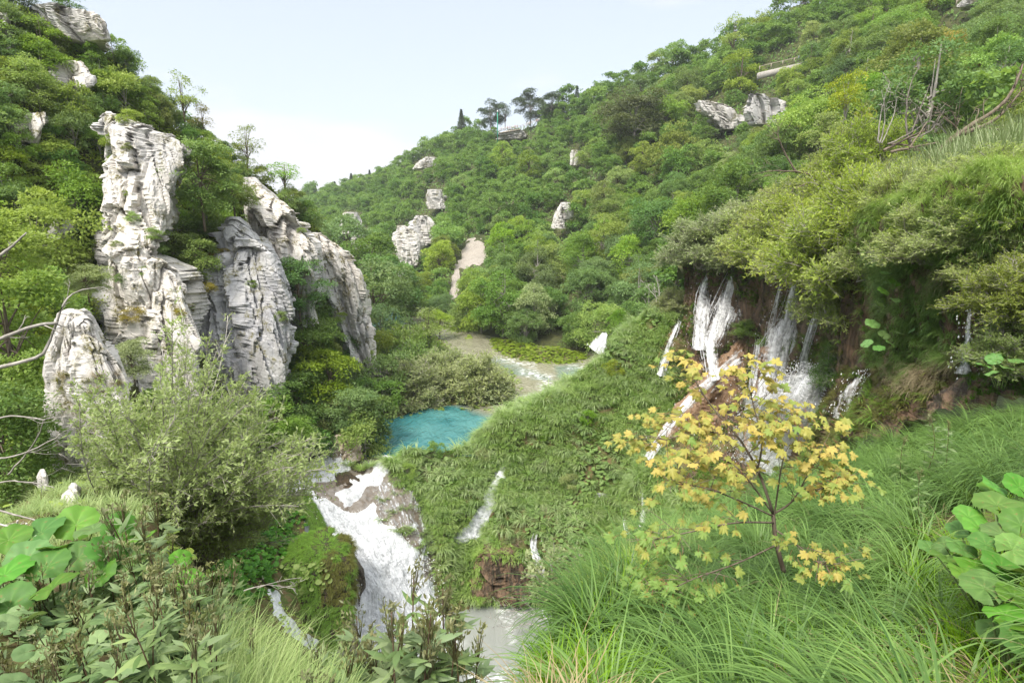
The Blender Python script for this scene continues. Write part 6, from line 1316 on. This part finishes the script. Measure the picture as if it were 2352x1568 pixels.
th = np.linspace(0, 2 * PI, 12, endpoint=False); hv = A([[math.cos(t) * .105 * f, math.sin(t) * .105 * f + .005, 1.585 + .105 * g] for f, g in ((1, -.1), (.95, .35), (.7, .75), (.3, .98)) for t in th])
hi = np.arange(48).reshape(4, 12); hj = np.roll(hi, -1, 1)
HAIR = mesh('hair', hv, np.concatenate([np.stack([hi[:-1].ravel(), hj[:-1].ravel(), hj[1:].ravel()], 1), np.stack([hi[:-1].ravel(), hj[1:].ravel(), hi[1:].ravel()], 1), np.stack([0 * hi[3, 1:-1] + 36, hi[3, 1:-1], hi[3, 2:]], 1)]), mats=[M_hair])
yd = float(depth_at(hr, 1190, 318)) - 6
def deck():
    a, b = P(1146, 304, yd), P(1196, 296, yd); d = b - a; L = np.linalg.norm(d); ang = math.atan2(d[1], d[0])
    o = empty('viewing_platform', a, 'wooden viewing platform on the ridge of the right hill with stone edge', 'platform')
    v, t = box((a + b) / 2 - a + A([0, 2.4, -.25]), L, 5.2, .3, ang); v[:, 2] += (v[:, 0] / L) * d[2] - d[2] / 2
    link('floor', mesh('floor', v, t, mats=[M_wood]), o); v, t = box((a + b) / 2 - a + A([0, 2.8, -.85]), L * .96, 4.6, .8, ang); v[:, 2] += (v[:, 0] / L) * d[2] - d[2] / 2
    link('stone_base', mesh('stone_base', v, t, mats=[M_stone]), o)
deck()
a, b, c = P(1146, 303, yd), P(1196, 295, yd), P(1236, 281, yd)
railing('wooden railing along the front of the ridge viewing platform', [a, b], 8)
railing('wooden railing climbing right from the viewing platform along the path', [b, c], 7)
for k, (x, y, dz, m, lab, g) in enumerate([(1151, 302, .8, 1, None, 1), (1156, 301, 1.2, 0, None, 1), (1160, 300.5, .7, 4, None, 1), (1166, 299.5, 1.4, 1, None, 1), (1171, 299, .9, 3, None, 1), (1177, 298, 1.2, 0, None, 1), (1183, 297, .8, 1, None, 1), (1188, 296.5, 1.3, 4, None, 1),
        (1212, 290, .6, 0, 'person in white at the railing right of the viewing platform, left one of the pair', 0), (1216, 289, .9, 0, 'person in white at the railing right of the viewing platform, right one of the pair', 0), (1233, 283, .8, 1, 'person with light clothes near the right end of the climbing railing', 0), (1238, 281, .9, 0, 'person standing at the very right end of the climbing railing', 0)]):
    person(x, y, yd + dz, lab or 'tiny person standing behind the railing in the crowd on the viewing platform', None, 'crowd on the viewing platform' if g else None, face=r5.normal(0, .8), mat_i=m)
pp = P(1143, 312, yd + 2); tp_ = P(1141, 258, yd + 2)
o = empty('green_pole', pp, 'tall green pole with a white cap left of the viewing platform', 'pole'); link('mast', mesh('mast', *tube([(0, 0, -3), (0, 0, (tp_ - pp)[2] * .5), (0, 0, (tp_ - pp)[2])], [.2, .18, .16], 8), mats=[M_green]), o); link('cap', mesh('cap', *tube([(0, 0, (tp_ - pp)[2] + .0), (0, 0, (tp_ - pp)[2] + .5), (0, 0, (tp_ - pp)[2] + .8)], [.24, .26, .1], 8), mats=[SHIRTS[0]]), o)
yp = float(depth_at(hr, 1790, 160)) - 3
a, b = P(1744, 166, yp), P(1850, 141, yp)
o = empty('stone_wall', a, 'pale stone retaining wall of the path on the upper right hillside', 'wall'); d = b - a; v, t = box(d / 2 + A([0, .5, -.8]), np.linalg.norm(d), 1.2, 1.5); v[:, 2] += (v[:, 0] / np.linalg.norm(d) - .5) * d[2]; v = v + fbm(v, 2)[:, None] * .02
link('masonry', mesh('masonry', v, t, mats=[M_stone]), o)
railing('wooden railing on top of the stone path wall', [a + UP * .3, b + UP * .3], 5, 1.1, (1.05,), .16)
for k, (x, y, m, lab) in enumerate([(1834, 146, 2, 'person in pale blue walking on the path above the stone wall'), (1845, 143, 0, 'person in white bending forward on the path above the stone wall'), (1851, 141, 0, 'person in white walking right on the path above the stone wall'), (1881, 134, 3, 'person in orange red half hidden in leaves on the path')]):
    person(x, y - 3, yp + .4, lab, None, face=1.2, mat_i=m)
yq = float(depth_at(hr, 2160, 130)) - 4
railing('short weathered wooden railing among trees at the upper right, lower of two', [P(2186 - 23, 128, yq), P(2188, 118, yq)], 2, 1.4, (1.0, .45), .15)
a, b = P(2168, 118, yq + .5), P(2202, 96, yq + .5)
person(2211, 100, yq, 'person in white among the trees beside the lower right railing', None, face=1, mat_i=0); person(2184, 106, yq, 'person in pale blue hidden by trees at the lower right railing', None, face=1, mat_i=2)
railing('weathered wooden railing at the top right photo edge above the pale rocks', [P(2196, 14, yq + 16), P(2240, -6, yq + 16)], 3, 1.5, (1.4, .8), .16)
o = empty('boardwalk', P(905, 795, 73), 'short wooden plank walkway among bushes on the left river bank', 'boardwalk')
for k in range(7): link('plank', mesh('plank', *box(A([k * .42, -k * .12, .0]), .34, 1.5, .08, .1), mats=[M_wood]), o)
for k in (0, 1): link('beam', mesh('beam', *tube([(-.2, -.5 + k, -.1), (2.8, -1.3 + k, -.1), (3, -1.35 + k, -.1)], .08, 6), mats=[M_bark]), o)

# ---------------------------------------------------------------- light, sky, camera
sc = bpy.context.scene
SUN_EL, SUN_AZ = math.radians(56), math.radians(215)   # azimuth clockwise from +Y
w = bpy.data.worlds.new('World'); sc.world = w; w.use_nodes = True; nt = w.node_tree; nt.nodes.clear()
def Nn(t, **k):
    n = nt.nodes.new('ShaderNode' + t)
    for a_, v in k.items(): setattr(n, a_, v)
    return n
sky = Nn('TexSky', sky_type='NISHITA'); sky.sun_disc = False; sky.sun_elevation = SUN_EL; sky.sun_rotation = SUN_AZ; sky.air_density = 1.0; sky.dust_density = 3.0; sky.ozone_density = 1.0
tc = Nn('TexCoord'); sx = Nn('SeparateXYZ'); nt.links.new(tc.outputs['Generated'], sx.inputs[0])
mp = Nn('Mapping'); mp.inputs['Scale'].default_value = (1, 1, 3.2); mp.inputs['Location'].default_value = (.35, .1, .2); nt.links.new(tc.outputs['Generated'], mp.inputs[0])
nz = Nn('TexNoise'); nz.inputs['Scale'].default_value = 2.6; nz.inputs['Detail'].default_value = 6; nz.inputs['Roughness'].default_value = .52; nt.links.new(mp.outputs[0], nz.inputs['Vector'])
el = Nn('MapRange'); el.inputs[1].default_value = .30; el.inputs[2].default_value = .06; el.inputs[3].default_value = -.12; el.inputs[4].default_value = .22; nt.links.new(sx.outputs[2], el.inputs[0])
ad = Nn('Math', operation='ADD'); nt.links.new(nz.outputs[0], ad.inputs[0]); nt.links.new(el.outputs[0], ad.inputs[1])
cl = Nn('MapRange'); cl.interpolation_type = 'SMOOTHSTEP'; cl.inputs[1].default_value = .50; cl.inputs[2].default_value = .68; cl.inputs[3].default_value = .6; nt.links.new(ad.outputs[0], cl.inputs[0])
mx = Nn('Mix', data_type='RGBA'); nt.links.new(cl.outputs[0], mx.inputs[0]); nt.links.new(sky.outputs[0], mx.inputs[6]); mx.inputs[7].default_value = (3.45, 3.52, 3.66, 1)
hi_ = Nn('MapRange'); hi_.interpolation_type = 'SMOOTHSTEP'; hi_.inputs[1].default_value = .50; hi_.inputs[2].default_value = .80; nt.links.new(sx.outputs[2], hi_.inputs[0])
m2 = Nn('Mix', data_type='RGBA'); nt.links.new(hi_.outputs[0], m2.inputs[0]); nt.links.new(mx.outputs[2], m2.inputs[6]); m2.inputs[7].default_value = (7.5, 7.6, 7.7, 1); mx = m2   # unseen bright zenith, added as extra fill light for the shadows
bg = Nn('Background'); bg.inputs[1].default_value = .115; nt.links.new(mx.outputs[2], bg.inputs[0])
wo = Nn('OutputWorld'); nt.links.new(bg.outputs[0], wo.inputs[0])
sd = bpy.data.lights.new('sun', 'SUN'); sd.energy = 2.3; sd.angle = math.radians(18); sd.color = (1, .95, .87)
so = bpy.data.objects.new('sun', sd); COL.objects.link(so)
so.rotation_euler = (math.radians(90) - SUN_EL, 0, math.radians(180) - SUN_AZ)
hv_, ht_ = box((0, 300, 40), 1400, 900, 150)
hm = bpy.data.materials.new('haze'); hm.use_nodes = True; hn = hm.node_tree; hn.nodes.clear()
ho = hn.nodes.new('ShaderNodeOutputMaterial'); hp_ = hn.nodes.new('ShaderNodeVolumePrincipled'); hp_.inputs['Color'].default_value = (.9, .94, 1, 1); hp_.inputs['Density'].default_value = .00022; hn.links.new(hp_.outputs[0], ho.inputs['Volume'])
tag(link('haze', mesh('haze', hv_, ht_, mats=[hm])), 'thin pale summer haze filling the valley', 'haze', kind='stuff')
cd = bpy.data.cameras.new('camera'); cd.lens = 36 * FPX / 2352; cd.sensor_width = 36; cd.clip_start = .05; cd.clip_end = 9000
co = bpy.data.objects.new('camera', cd); COL.objects.link(co); co.rotation_euler = (math.radians(90) - PITCH, 0, 0); sc.camera = co
sc.view_settings.view_transform = 'Standard'; sc.view_settings.look = 'None'; sc.view_settings.exposure = 1.34; sc.view_settings.gamma = 1; sc.view_settings.use_curve_mapping = False
sc.cycles.max_bounces = 8; sc.cycles.diffuse_bounces = 4; sc.cycles.glossy_bounces = 2; sc.cycles.transmission_bounces = 4; sc.cycles.transparent_max_bounces = 12
sc.cycles.use_denoising = True
